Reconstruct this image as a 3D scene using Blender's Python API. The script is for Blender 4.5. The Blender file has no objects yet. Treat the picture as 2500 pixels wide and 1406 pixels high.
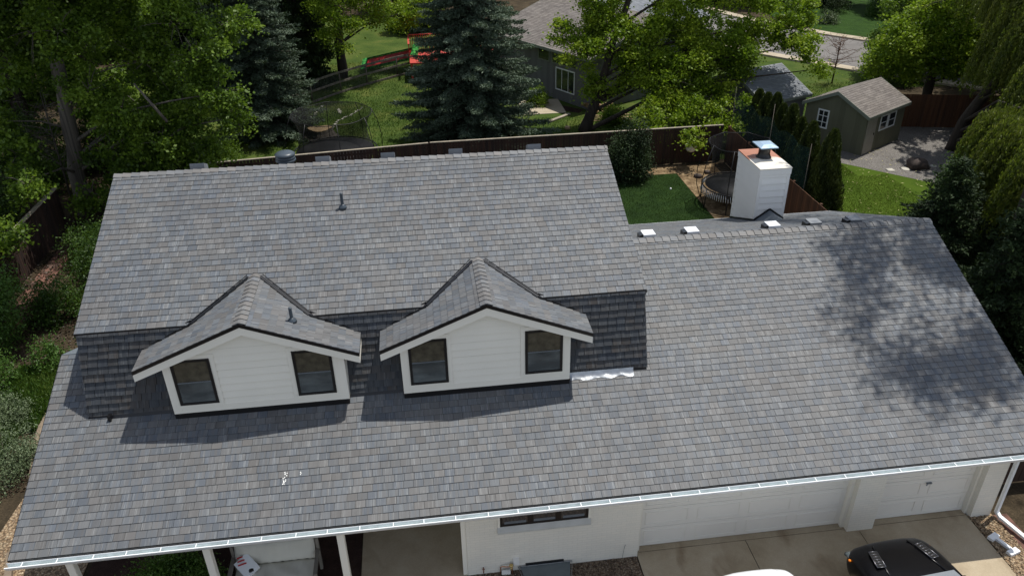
import bpy, bmesh, math, random
import numpy as np
from mathutils import Vector, Matrix
R_ = math.radians
scene = bpy.context.scene
COL = scene.collection

# ------------------------------------------------------------------ camera
cam_d = bpy.data.cameras.new("camera"); cam_o = bpy.data.objects.new("camera", cam_d); COL.objects.link(cam_o)
cy_, cp_, cr_ = R_(6.9221), R_(30.0343), R_(-0.9107)
Fw = Vector((math.sin(cy_)*math.cos(cp_), math.cos(cy_)*math.cos(cp_), -math.sin(cp_)))
Rt = Vector((math.cos(cy_), -math.sin(cy_), 0)); Up = Rt.cross(Fw)
R2 = Rt*math.cos(cr_)+Up*math.sin(cr_); U2 = -Rt*math.sin(cr_)+Up*math.cos(cr_)
M = Matrix((R2, U2, -Fw)).transposed().to_4x4(); M.translation = Vector((-4.0936, -11.4883, 13.7841))
cam_o.matrix_world = M
cam_d.sensor_width = 36; cam_d.lens = 36*1894.08/2500; cam_d.clip_end = 1000; cam_d.clip_start = .1
scene.camera = cam_o

# ------------------------------------------------------------------ light
SUN = Vector((.35, .18, 1)).normalized()
elev = math.asin(SUN.z); azim = math.atan2(SUN.x, SUN.y)
w = bpy.data.worlds.new("World"); scene.world = w; w.use_nodes = True
nt = w.node_tree; sky = nt.nodes.new('ShaderNodeTexSky'); sky.sky_type = 'NISHITA'; sky.sun_disc = False
sky.sun_elevation = elev; sky.sun_rotation = azim; sky.altitude = 1600
sky.dust_density = 1.0
hs = nt.nodes.new('ShaderNodeHueSaturation'); hs.inputs['Saturation'].default_value = .5
nt.links.new(sky.outputs[0], hs.inputs['Color']); nt.links.new(hs.outputs[0], nt.nodes['Background'].inputs[0]); nt.nodes['Background'].inputs[1].default_value = .15
sd = bpy.data.lights.new("sun", 'SUN'); sd.energy = 3.95; sd.angle = R_(.53); sd.color = (1, .96, .89)
so = bpy.data.objects.new("sun", sd); COL.objects.link(so); so.rotation_euler = SUN.to_track_quat('Z', 'Y').to_euler()
scene.view_settings.view_transform = 'Standard'; scene.view_settings.look = 'None'
scene.view_settings.exposure = 0.25; scene.view_settings.gamma = 1
scene.cycles.max_bounces = 5; scene.cycles.diffuse_bounces = 3; scene.cycles.transparent_max_bounces = 8
scene.cycles.caustics_reflective = False; scene.cycles.caustics_refractive = False

# ------------------------------------------------------------------ materials
def newmat(name):
    m = bpy.data.materials.new(name); m.use_nodes = True
    return m, m.node_tree, m.node_tree.nodes['Principled BSDF']
def N(nt, t, **k):
    n = nt.nodes.new(t)
    for a, b in k.items(): setattr(n, a, b)
    return n
def L(nt, a, b): nt.links.new(a, b)
def ramp(nt, fac, stops, interp='LINEAR'):
    r = N(nt, 'ShaderNodeValToRGB'); r.color_ramp.interpolation = interp
    e = r.color_ramp.elements
    while len(e) < len(stops): e.new(.5)
    for i, (p, c) in enumerate(stops):
        e[i].position = p; e[i].color = (*c, 1) if len(c) == 3 else c
    L(nt, fac, r.inputs[0]); return r.outputs[0]
def noise(nt, vec, scale, detail=3, rough=.55, dist=0):
    n = N(nt, 'ShaderNodeTexNoise'); n.inputs['Scale'].default_value = scale; n.inputs['Detail'].default_value = detail
    n.inputs['Roughness'].default_value = rough; n.inputs['Distortion'].default_value = dist
    if vec is not None: L(nt, vec, n.inputs['Vector'])
    return n.outputs['Fac']
def mixc(nt, fac, a, b, mode='MIX'):
    m = N(nt, 'ShaderNodeMix', data_type='RGBA', blend_type=mode)
    for s, v in ((m.inputs[0], fac), (m.inputs[6], a), (m.inputs[7], b)):
        if hasattr(v, 'links') or isinstance(v, bpy.types.NodeSocket): L(nt, v, s)
        else: s.default_value = v if isinstance(v, float) or isinstance(v, int) else (*v, 1)
    return m.outputs[2]
def mth(nt, op, a, b=None):
    m = N(nt, 'ShaderNodeMath', operation=op)
    for s, v in zip(m.inputs, (a, b)):
        if v is None: continue
        if isinstance(v, bpy.types.NodeSocket): L(nt, v, s)
        else: s.default_value = v
    return m.outputs[0]
def bump(nt, b, h, strength=.3, dist=.02):
    n = N(nt, 'ShaderNodeBump'); n.inputs['Strength'].default_value = strength; n.inputs['Distance'].default_value = dist
    L(nt, h, n.inputs['Height']); L(nt, n.outputs[0], b.inputs['Normal'])
def pos(nt): return N(nt, 'ShaderNodeTexCoord').outputs['Object']
def scaled(nt, vec, s):
    m = N(nt, 'ShaderNodeMapping'); m.inputs['Scale'].default_value = s; L(nt, vec, m.inputs[0]); return m.outputs[0]

def simple(name, col, rough=.7, var=.12, scale=3., metal=0, bmp=0., bscale=40, coat=0):
    m, nt, b = newmat(name); p = pos(nt)
    n = noise(nt, p, scale, 5)
    c = ramp(nt, n, [(.25, tuple(x*(1-var) for x in col)), (.75, tuple(min(1, x*(1+var)) for x in col))])
    L(nt, c, b.inputs['Base Color']); b.inputs['Roughness'].default_value = rough; b.inputs['Metallic'].default_value = metal
    b.inputs['Coat Weight'].default_value = coat
    if bmp: bump(nt, b, noise(nt, p, bscale, 4), bmp)
    return m

def tile_mat(name, cols, streak=(.27, .28, .28), sfac=.85, rough=.6):
    """slate tile: per-tile random tone in colour attribute 'tile', fine streaks along the slope from the UV map in metres"""
    m, nt, b = newmat(name)
    at = N(nt, 'ShaderNodeAttribute', attribute_name='tile'); sep = N(nt, 'ShaderNodeSeparateColor'); L(nt, at.outputs['Color'], sep.inputs[0])
    uv = N(nt, 'ShaderNodeUVMap', uv_map='uv').outputs[0]; sx = N(nt, 'ShaderNodeSeparateXYZ'); L(nt, uv, sx.inputs[0])
    def vec(su, sv, off):
        c = N(nt, 'ShaderNodeCombineXYZ')
        L(nt, mth(nt, 'MULTIPLY', sx.outputs[0], su), c.inputs[0]); L(nt, mth(nt, 'MULTIPLY', sx.outputs[1], sv), c.inputs[1])
        L(nt, mth(nt, 'MULTIPLY', sep.outputs[2], off), c.inputs[2]); return c.outputs[0]
    base = ramp(nt, sep.outputs[0], [(i/(len(cols)-1), c) for i, c in enumerate(cols)])
    band = noise(nt, vec(13, .6, 50), 1, 2, .5)
    base = mixc(nt, mth(nt, 'MULTIPLY', ramp(nt, band, [(.5, (0, 0, 0)), (.58, (1, 1, 1))]), .55), base, cols[-1])
    st = ramp(nt, noise(nt, vec(85, 1.6, 90), 1, 3, .7), [(.5, (0, 0, 0)), (.72, (1, 1, 1))])
    gate = ramp(nt, noise(nt, vec(9, .8, 31), 1, 1), [(.42, (0, 0, 0)), (.6, (1, 1, 1))])
    base = mixc(nt, mth(nt, 'MULTIPLY', mth(nt, 'MULTIPLY', st, gate), sfac), base, streak)
    br = mth(nt, 'ADD', mth(nt, 'MULTIPLY', sep.outputs[1], .27), .87)
    c3 = N(nt, 'ShaderNodeVectorMath', operation='SCALE'); L(nt, base, c3.inputs[0]); L(nt, br, c3.inputs['Scale'])
    # weathering over large areas
    wv = ramp(nt, noise(nt, pos(nt), .45, 4), [(.3, (.93, .93, .94)), (.7, (1.06, 1.05, 1.03))])
    fin = mixc(nt, 1.0, c3.outputs[0], wv, 'MULTIPLY')
    L(nt, fin, b.inputs['Base Color']); b.inputs['Roughness'].default_value = rough
    b.inputs['Specular IOR Level'].default_value = .3
    bump(nt, b, noise(nt, vec(90, 5, 20), 1, 3), .25, .004)
    return m

SL = [(.088, .1, .117), (.098, .109, .122), (.107, .115, .124), (.115, .118, .121), (.112, .109, .107)]
M_slate = tile_mat('slate', SL)
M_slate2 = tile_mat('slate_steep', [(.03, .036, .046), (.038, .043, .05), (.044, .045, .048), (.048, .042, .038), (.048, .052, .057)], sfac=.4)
M_cap = tile_mat('slate_cap', [(.12, .128, .14), (.145, .148, .15), (.15, .142, .135)], sfac=.5)
M_under = simple('underlay', (.02, .021, .024), .9)
M_drip = simple('black_trim', (.006, .006, .007), .35)
M_white = simple('white_paint', (.82, .79, .7), .55, .03, 1.5, bmp=.05, bscale=25)
M_white2 = simple('white_paint_cool', (.8, .79, .75), .5, .03, 2)
M_gut = simple('gutter_white', (.8, .82, .83), .35, .03)
M_gutin = simple('gutter_inside', (.55, .62, .63), .45, .2, 6)
M_door = simple('garage_door_white', (.8, .775, .71), .5, .025, 1.2)

def brick_mat():
    m, nt, b = newmat('painted_brick'); p = pos(nt); s = N(nt, 'ShaderNodeSeparateXYZ'); L(nt, p, s.inputs[0])
    c = N(nt, 'ShaderNodeCombineXYZ'); L(nt, mth(nt, 'ADD', s.outputs[0], s.outputs[1]), c.inputs[0]); L(nt, s.outputs[2], c.inputs[1])
    br = N(nt, 'ShaderNodeTexBrick'); L(nt, c.outputs[0], br.inputs[0])
    br.inputs['Scale'].default_value = 1; br.inputs['Brick Width'].default_value = .21; br.inputs['Row Height'].default_value = .07
    br.inputs['Mortar Size'].default_value = .006; br.inputs['Mortar Smooth'].default_value = .6
    br.inputs['Color1'].default_value = (.83, .79, .69, 1); br.inputs['Color2'].default_value = (.79, .76, .67, 1); br.inputs['Mortar'].default_value = (.72, .69, .6, 1)
    n = ramp(nt, noise(nt, p, 1.4, 5), [(.3, (.94, .94, .94)), (.7, (1, 1, 1))])
    L(nt, mixc(nt, 1.0, br.outputs[0], n, 'MULTIPLY'), b.inputs['Base Color']); b.inputs['Roughness'].default_value = .65
    h = mth(nt, 'ADD', mth(nt, 'MULTIPLY', br.outputs['Fac'], -1.), mth(nt, 'MULTIPLY', noise(nt, p, 60, 3), .5))
    bump(nt, b, h, .5, .006); return m
M_brick = brick_mat()

def glass_mat(name, col=(.02, .025, .03), rough=.06):
    m, nt, b = newmat(name); b.inputs['Base Color'].default_value = (*col, 1); b.inputs['Roughness'].default_value = rough
    b.inputs['Specular IOR Level'].default_value = .8; n = noise(nt, pos(nt), 2.2, 2)
    bump(nt, b, n, .03, .02); return m
M_glass = glass_mat('window_glass')
def screen_pane_mat():
    m, nt, b = newmat('window_screen_glass'); p = pos(nt); s = N(nt, 'ShaderNodeSeparateXYZ'); L(nt, p, s.inputs[0])
    c = ramp(nt, noise(nt, scaled(nt, p, (1.2, 1, 3)), 1.5, 4), [(.35, (.035, .045, .05)), (.7, (.1, .12, .125))])  # blue-grey reflection mottled into the screened pane's colour
    L(nt, c, b.inputs['Base Color']); b.inputs['Roughness'].default_value = .12; b.inputs['Specular IOR Level'].default_value = .7; return m
M_glass_g = screen_pane_mat()
M_glass_b = simple('window_reflection_glass', (.07, .063, .045), .22, .45, 7)  # olive mottling paints the upper pane's interior reflection into its colour

def concrete_mat():
    m, nt, b = newmat('concrete'); p = pos(nt)
    c = ramp(nt, noise(nt, p, .9, 6, .65), [(.3, (.29, .23, .15)), (.5, (.385, .315, .215)), (.75, (.45, .38, .275))])
    st = ramp(nt, noise(nt, scaled(nt, p, (1.6, .8, 1)), 1, 3, .5, .6), [(.6, (1, 1, 1)), (.78, (.62, .56, .5))])
    sp = ramp(nt, noise(nt, p, 45, 3), [(.3, (.9, .9, .9)), (.7, (1.06, 1.06, 1.06))])
    L(nt, mixc(nt, 1., mixc(nt, 1., c, st, 'MULTIPLY'), sp, 'MULTIPLY'), b.inputs['Base Color']); b.inputs['Roughness'].default_value = .85
    bump(nt, b, noise(nt, p, 80, 3), .15, .005); return m
M_conc = concrete_mat()

def ground_mat(name, stops, scale=1.2, fine=25, bmp=.6, bd=.03):
    m, nt, b = newmat(name); p = pos(nt)
    f = mth(nt, 'ADD', mth(nt, 'MULTIPLY', noise(nt, p, scale, 6, .65), .6), mth(nt, 'MULTIPLY', noise(nt, p, fine, 4, .7), .4))
    L(nt, ramp(nt, f, stops), b.inputs['Base Color']); b.inputs['Roughness'].default_value = .95; b.inputs['Specular IOR Level'].default_value = .1
    bump(nt, b, noise(nt, p, fine*2, 5, .7), bmp, bd); return m
M_ground = ground_mat('soil_and_litter', [(.35, (.025, .02, .013)), (.5, (.05, .038, .024)), (.62, (.09, .068, .042))], .8, 18)
M_lawn = ground_mat('lawn_grass', [(.36, (.028, .05, .01)), (.5, (.055, .088, .017)), (.6, (.095, .11, .026)), (.7, (.12, .115, .04))], .5, 22)
M_lawn2 = ground_mat('lawn_lush', [(.35, (.014, .032, .007)), (.5, (.024, .055, .01)), (.65, (.04, .08, .015))], 1.4, 30)
M_lawn3 = ground_mat('lawn_painted_shade', [(.35, (.009, .02, .005)), (.5, (.016, .036, .008)), (.65, (.026, .052, .011))], 1.4, 30)  # shade on the lawn strip is put into this darker grass colour
M_turf = ground_mat('turf_bright', [(.35, (.036, .066, .006)), (.5, (.052, .09, .008)), (.65, (.07, .11, .012))], .7, 40, .4)
M_mulch = ground_mat('wood_mulch', [(.35, (.05, .032, .018)), (.5, (.16, .11, .06)), (.6, (.3, .22, .13)), (.7, (.42, .34, .22))], 2, 9, .8)
M_asph = ground_mat('street_asphalt', [(.35, (.15, .142, .135)), (.6, (.2, .19, .182))], .6, 50, .2)
M_walk = ground_mat('sidewalk_concrete', [(.35, (.33, .28, .2)), (.6, (.45, .39, .3))], 1, 40, .2)

def gravel_mat(name, cols, scale=28, bmp=.9):
    m, nt, b = newmat(name); p = pos(nt)
    v = N(nt, 'ShaderNodeTexVoronoi'); v.inputs['Scale'].default_value = scale; L(nt, p, v.inputs['Vector'])
    s = N(nt, 'ShaderNodeSeparateColor'); L(nt, v.outputs['Color'], s.inputs[0])
    c = ramp(nt, s.outputs[0], [(i/(len(cols)-1), q) for i, q in enumerate(cols)])
    d = ramp(nt, v.outputs['Distance'], [(.3, (1, 1, 1)), (.75, (.35, .33, .3))])
    L(nt, mixc(nt, 1., mixc(nt, 1., c, d, 'MULTIPLY'), ramp(nt, noise(nt, p, 1.1, 4), [(.3, (.8, .8, .8)), (.7, (1.1, 1.1, 1.1))]), 'MULTIPLY'), b.inputs['Base Color'])
    b.inputs['Roughness'].default_value = .9; bump(nt, b, mth(nt, 'MULTIPLY', v.outputs['Distance'], -1.), bmp, .03); return m
M_grav = gravel_mat('brown_gravel', [(.13, .08, .05), (.24, .17, .11), (.34, .27, .19), (.18, .13, .1)], 26)
M_patio = gravel_mat('grey_gravel', [(.2, .187, .172), (.235, .22, .205), (.18, .168, .155)], 34, .3)
M_tan = gravel_mat('tan_chips', [(.3, .2, .11), (.42, .31, .19), (.22, .14, .08), (.5, .4, .27)], 22)
M_dark = ground_mat('dark_bed', [(.35, (.02, .012, .01)), (.55, (.045, .027, .022)), (.7, (.08, .05, .04))], 3, 25)

def wood_mat(name, c1, c2, plank=.14, axis='xy'):
    m, nt, b = newmat(name); p = pos(nt); s = N(nt, 'ShaderNodeSeparateXYZ'); L(nt, p, s.inputs[0])
    t = mth(nt, 'ADD', s.outputs[0], s.outputs[1])
    k = mth(nt, 'FLOOR', mth(nt, 'DIVIDE', t, plank)); wn = N(nt, 'ShaderNodeTexWhiteNoise', noise_dimensions='1D'); L(nt, k, wn.inputs['W'])
    g = noise(nt, scaled(nt, p, (22, 22, 1.5)), 1, 4)
    f = mth(nt, 'ADD', mth(nt, 'MULTIPLY', wn.outputs['Value'], .5), mth(nt, 'MULTIPLY', g, .6))
    L(nt, ramp(nt, f, [(.2, c1), (.85, c2)]), b.inputs['Base Color']); b.inputs['Roughness'].default_value = .85
    bump(nt, b, g, .3, .01); return m
M_fence = wood_mat('fence_redwood', (.014, .007, .005), (.045, .02, .011))
M_fence2 = wood_mat('fence_cedar_brown', (.05, .022, .01), (.13, .055, .024))
M_rail = wood_mat('weathered_rail', (.06, .05, .04), (.17, .145, .115))
M_capw = simple('weathered_cap_board', (.3, .26, .2), .8, .3, 4)
M_bark = wood_mat('bark_grey', (.05, .042, .035), (.15, .13, .105), .05)
M_bark2 = wood_mat('bark_dark', (.018, .013, .009), (.06, .045, .032), .05)
M_stump = simple('stump_wood', (.38, .27, .15), .8, .3, 8)
M_timber = simple('landscape_timber', (.2, .155, .11), .85, .3, 5)

def leaf_mat(name, dark, mid, light, trans=.35, rough=.5):
    m, nt, b = newmat(name); at = N(nt, 'ShaderNodeAttribute', attribute_name='tint'); s = N(nt, 'ShaderNodeSeparateColor'); L(nt, at.outputs['Color'], s.inputs[0])
    c = ramp(nt, s.outputs[0], [(0, dark), (.5, mid), (1, light)])
    L(nt, c, b.inputs['Base Color']); b.inputs['Roughness'].default_value = rough; b.inputs['Specular IOR Level'].default_value = .3
    if trans:
        tr = N(nt, 'ShaderNodeBsdfTranslucent'); L(nt, mixc(nt, .35, c, (.16, .26, .01)), tr.inputs[0])
        mx = N(nt, 'ShaderNodeMixShader'); mx.inputs[0].default_value = trans
        L(nt, b.outputs[0], mx.inputs[1]); L(nt, tr.outputs[0], mx.inputs[2]); L(nt, mx.outputs[0], nt.nodes['Material Output'].inputs[0])
    return m
M_cotton = leaf_mat('cottonwood_leaf', (.045, .085, .012), (.11, .19, .018), (.21, .31, .035), .46)
M_under_leaf = leaf_mat('understory_leaf', (.02, .045, .008), (.04, .085, .012), (.075, .13, .02), .3)
M_maple = leaf_mat('maple_leaf', (.1, .175, .012), (.2, .3, .018), (.32, .4, .035), .5)
M_spruce = leaf_mat('spruce_needle', (.036, .056, .036), (.08, .115, .072), (.155, .2, .14), .1, .7)
M_willow = leaf_mat('willow_leaf', (.06, .085, .012), (.115, .145, .02), (.19, .2, .032), .42)
M_dcon = leaf_mat('dark_conifer_needle', (.009, .02, .006), (.018, .036, .01), (.036, .062, .014), .05, .75)
M_arb = leaf_mat('arborvitae_leaf', (.02, .032, .006), (.042, .06, .012), (.08, .1, .018), .1, .6)
M_shrub = leaf_mat('shrub_leaf', (.03, .07, .01), (.06, .13, .02), (.11, .19, .04), .3)
M_sage = leaf_mat('sage_leaf', (.07, .1, .045), (.12, .16, .08), (.18, .23, .13), .15)
M_blade = leaf_mat('grass_blade', (.03, .07, .01), (.06, .12, .018), (.11, .16, .03), .3)
M_turfb = leaf_mat('turf_blade', (.04, .068, .006), (.058, .095, .009), (.1, .125, .02), .3)

M_blackpaint = simple('black_car_paint', (.002, .002, .003), .25, .0)
M_blackpaint.node_tree.nodes['Principled BSDF'].inputs['Specular IOR Level'].default_value = .3
M_whitepaint = simple('white_car_paint', (.8, .82, .84), .25, .0, coat=1)
M_chrome = simple('chrome', (.22, .22, .24), .35, .05, metal=1)
M_rubber = simple('rubber', (.012, .012, .012), .8)
M_amber = simple('amber_lens', (.8, .22, .01), .3)
M_galv = simple('galvanised_metal', (.36, .38, .4), .42, .25, 5, metal=.9)
M_vwhite = simple('pale_vent_metal', (.78, .8, .82), .35, .05)
M_blue = simple('cap_metal', (.42, .55, .66), .3, .15, 6, metal=.5)
M_rust = None
def rust():
    m, nt, b = newmat('chimney_pan_rust'); p = pos(nt); s = N(nt, 'ShaderNodeSeparateXYZ'); L(nt, p, s.inputs[0])
    f = mth(nt, 'ADD', mth(nt, 'MULTIPLY', s.outputs[1], 1.), mth(nt, 'MULTIPLY', noise(nt, p, 3, 4), .9))
    L(nt, ramp(nt, mth(nt, 'SUBTRACT', f, 9.15), [(.42, (.75, .7, .6)), (.62, (.36, .15, .09))]), b.inputs['Base Color']); b.inputs['Roughness'].default_value = .6; return m
M_rust = rust()
M_grey = simple('grey_vent_metal', (.13, .15, .17), .4, .1)
M_ventg = simple('vent_light_grey', (.19, .2, .21), .5)
M_vblue = simple('slate_blue_metal', (.045, .06, .075), .4, .1)
M_cush = simple('white_cushion', (.62, .6, .52), .9, .06, 2, bmp=.3, bscale=6)
M_bench = simple('bench_wood_grey', (.2, .18, .15), .8, .2)
M_red = simple('red_paint', (.42, .018, .02), .55, .25, 4)
M_redw = simple('red_railing_paint', (.45, .05, .035), .6, .2, 4)
M_green = None
def wm():
    m, nt, b = newmat('slide_green_stripes'); L(nt, ramp(nt, noise(nt, pos(nt), 7, 3), [(.45, (.01, .13, .03)), (.55, (.08, .42, .08))]), b.inputs['Base Color']); return m
M_green = wm()
M_matb = simple('trampoline_mat', (.007, .0075, .009), .6, .2, 3)
M_blackm = simple('black_steel', (.008, .008, .009), .5)
def net(name, col, a, scale=0):
    m, nt, b = newmat(name); b.inputs['Base Color'].default_value = (*col, 1); b.inputs['Roughness'].default_value = .9
    t = N(nt, 'ShaderNodeBsdfTransparent'); mx = N(nt, 'ShaderNodeMixShader'); mx.inputs[0].default_value = a
    f = ramp(nt, noise(nt, pos(nt), 1.2, 3), [(.3, (a*.75,)*3), (.7, (min(1, a*1.3),)*3)]); L(nt, f, mx.inputs[0])
    L(nt, t.outputs[0], mx.inputs[1]); L(nt, b.outputs[0], mx.inputs[2]); L(nt, mx.outputs[0], nt.nodes['Material Output'].inputs[0]); return m
M_netb = net('black_mesh', (.004, .004, .004), .5)
M_nett = net('teal_mesh', (.01, .05, .045), .3)
M_netw = net('wire_mesh', (.05, .05, .045), .25)
M_brownroof = tile_mat('brown_shingle', [(.125, .11, .1), (.16, .142, .128), (.185, .166, .15)], (.2, .17, .15), .3, .85)
M_blueroof = tile_mat('bluegrey_shingle', [(.15, .165, .185), (.18, .195, .215), (.2, .21, .225)], (.25, .26, .27), .3, .85)
M_olive = wood_mat('olive_siding', (.12, .12, .078), (.16, .16, .108), .3)
M_greywall = wood_mat('grey_board_siding', (.13, .13, .133), (.185, .185, .19), .3)
M_trimg = simple('grey_green_trim', (.2, .22, .18), .7)
M_shaddoor = simple('beige_door', (.33, .31, .26), .6)
M_brown = simple('brown_patch', (.1, .07, .05), .9)
M_redbrick = gravel_mat('red_flagstone', [(.16, .07, .05), (.22, .11, .08), (.13, .08, .06)], 4, .4)
M_copper = simple('copper', (.5, .22, .12), .35, .1, metal=.8)
M_brass = simple('brass', (.55, .4, .16), .35, .1, metal=.8)
M_log = simple('log_wood', (.3, .2, .11), .85, .4, 6)
M_stone = simple('white_stone', (.42, .4, .34), .8, .3, 8)
M_rock = simple('dark_rock', (.06, .045, .038), .9, .4, 5, bmp=.5, bscale=5)
M_plexi = simple('grey_well_cover', (.1, .12, .125), .25, .2, 5)

# ------------------------------------------------------------------ object helpers
def tag(o, label=None, cat=None, group=None, kind=None):
    if label: o['label'] = label
    if cat: o['category'] = cat
    if group: o['group'] = group
    if kind: o['kind'] = kind
    return o
def thing(name, loc, label, cat, group=None, rz=0):
    o = bpy.data.objects.new(name, None); COL.objects.link(o); o.location = loc; o.rotation_euler = (0, 0, rz); o.empty_display_size = .3
    return tag(o, label, cat, group)
def link(name, me, mat, parent=None, world=True):
    o = bpy.data.objects.new(name, me); COL.objects.link(o)
    if mat is not None:
        me.materials.clear() if len(me.materials) else None
        me.materials.append(mat)
    if parent is not None:
        o.parent = parent
        if world:      # geometry was written in world space: keep it there
            mw = Matrix.Identity(4); p = parent; chain = []
            while p is not None: chain.append(p); p = p.parent
            for q in reversed(chain): mw = mw @ q.matrix_local_calc if False else mw @ Matrix.LocRotScale(q.location, q.rotation_euler, q.scale) if q.type == 'EMPTY' else mw @ Matrix.LocRotScale(q.location, q.rotation_euler, q.scale)
            inv = mw.inverted(); o.matrix_local = inv
    return o
class MB:
    """collects primitive shapes, then links them as ONE mesh object"""
    def __init__(s): s.v = []; s.f = []; s.sm = []
    def add(s, vs, fs, smooth=False):
        n = len(s.v); s.v += [tuple(v) for v in vs]; s.f += [[i+n for i in f] for f in fs]; s.sm += [smooth]*len(fs); return s
    def box(s, a, b, bev=0):
        x0, y0, z0 = [min(p, q) for p, q in zip(a, b)]; x1, y1, z1 = [max(p, q) for p, q in zip(a, b)]
        return s.add([(x0, y0, z0), (x1, y0, z0), (x1, y1, z0), (x0, y1, z0), (x0, y0, z1), (x1, y0, z1), (x1, y1, z1), (x0, y1, z1)],
                     [(0, 3, 2, 1), (4, 5, 6, 7), (0, 1, 5, 4), (1, 2, 6, 5), (2, 3, 7, 6), (3, 0, 4, 7)])
    def beam(s, a, b, w, h, up=(0, 0, 1)):
        a = Vector(a); b = Vector(b); d = (b-a).normalized(); u = Vector(up)
        if abs(d.dot(u)) > .97: u = Vector((1, 0, 0))
        sd = d.cross(u).normalized(); u = sd.cross(d)
        vs = [p+sd*sx*w/2+u*sz*h/2 for p in (a, b) for sx, sz in ((-1, -1), (1, -1), (1, 1), (-1, 1))]
        return s.add(vs, [(0, 1, 2, 3), (7, 6, 5, 4), (0, 4, 5, 1), (1, 5, 6, 2), (2, 6, 7, 3), (3, 7, 4, 0)])
    def tube(s, pts, rad, seg=8, cap=True):
        pts = [Vector(p) for p in pts]; n = len(pts); rs = rad if isinstance(rad, (list, tuple)) else [rad]*n
        vs = []; fs = []
        prev = None
        for i, p in enumerate(pts):
            d = (pts[min(i+1, n-1)]-pts[max(i-1, 0)]).normalized()
            if prev is None:
                u = Vector((1, 0, 0)) if abs(d.x) < .9 else Vector((0, 1, 0))
                a = d.cross(u).normalized()
            else: a = (prev-d*prev.dot(d)).normalized()
            prev = a; c = d.cross(a)
            for k in range(seg):
                t = 2*math.pi*k/seg; vs.append(p+(a*math.cos(t)+c*math.sin(t))*rs[i])
        for i in range(n-1):
            for k in range(seg):
                k2 = (k+1) % seg; fs.append((i*seg+k, i*seg+k2, (i+1)*seg+k2, (i+1)*seg+k))
        if cap: fs.append(tuple(range(seg-1, -1, -1))); fs.append(tuple((n-1)*seg+k for k in range(seg)))
        return s.add(vs, fs, True)
    def lathe(s, prof, c, seg=24):
        vs = []; fs = []; n = len(prof)
        for r, z in prof:
            for k in range(seg): t = 2*math.pi*k/seg; vs.append((c[0]+r*math.cos(t), c[1]+r*math.sin(t), c[2]+z))
        for i in range(n-1):
            for k in range(seg): k2 = (k+1) % seg; fs.append((i*seg+k, i*seg+k2, (i+1)*seg+k2, (i+1)*seg+k))
        fs.append(tuple(range(seg-1, -1, -1))); fs.append(tuple((n-1)*seg+k for k in range(seg)))
        return s.add(vs, fs, True)
    def prism(s, poly, off):
        off = Vector(off); n = len(poly); a = [Vector(p) for p in poly]; b = [p+off for p in a]
        return s.add(a+b, [tuple(range(n)), tuple(range(2*n-1, n-1, -1))]+[((i+1) % n, i, n+i, n+(i+1) % n) for i in range(n)])
    def rock(s, c, r, rng, sq=.7, seg=7):
        vs = []; fs = []
        rings = 5
        ph = [rng.uniform(.75, 1.2) for _ in range(seg*(rings+1))]
        for i in range(rings+1):
            t = math.pi*i/rings
            for k in range(seg):
                a = 2*math.pi*k/seg; q = r*ph[i*seg+k] if 0 < i < rings else r
                vs.append((c[0]+q*math.sin(t)*math.cos(a), c[1]+q*math.sin(t)*math.sin(a), c[2]+q*sq*math.cos(t)))
        for i in range(rings):
            for k in range(seg): k2 = (k+1) % seg; fs.append((i*seg+k, (i+1)*seg+k, (i+1)*seg+k2, i*seg+k2))
        return s.add(vs, fs, True)
    def build(s, name, mat, parent=None, world=True, fix=True, bevel=0):
        me = bpy.data.meshes.new(name); me.from_pydata(s.v, [], s.f)
        me.polygons.foreach_set('use_smooth', s.sm)
        if fix:
            bm = bmesh.new(); bm.from_mesh(me); bmesh.ops.recalc_face_normals(bm, faces=bm.faces)
            if bevel: bmesh.ops.bevel(bm, geom=bm.edges[:], offset=bevel, segments=2, affect='EDGES', clamp_overlap=True)
            bm.to_mesh(me); bm.free()
        return link(name, me, mat, parent, world)

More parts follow.
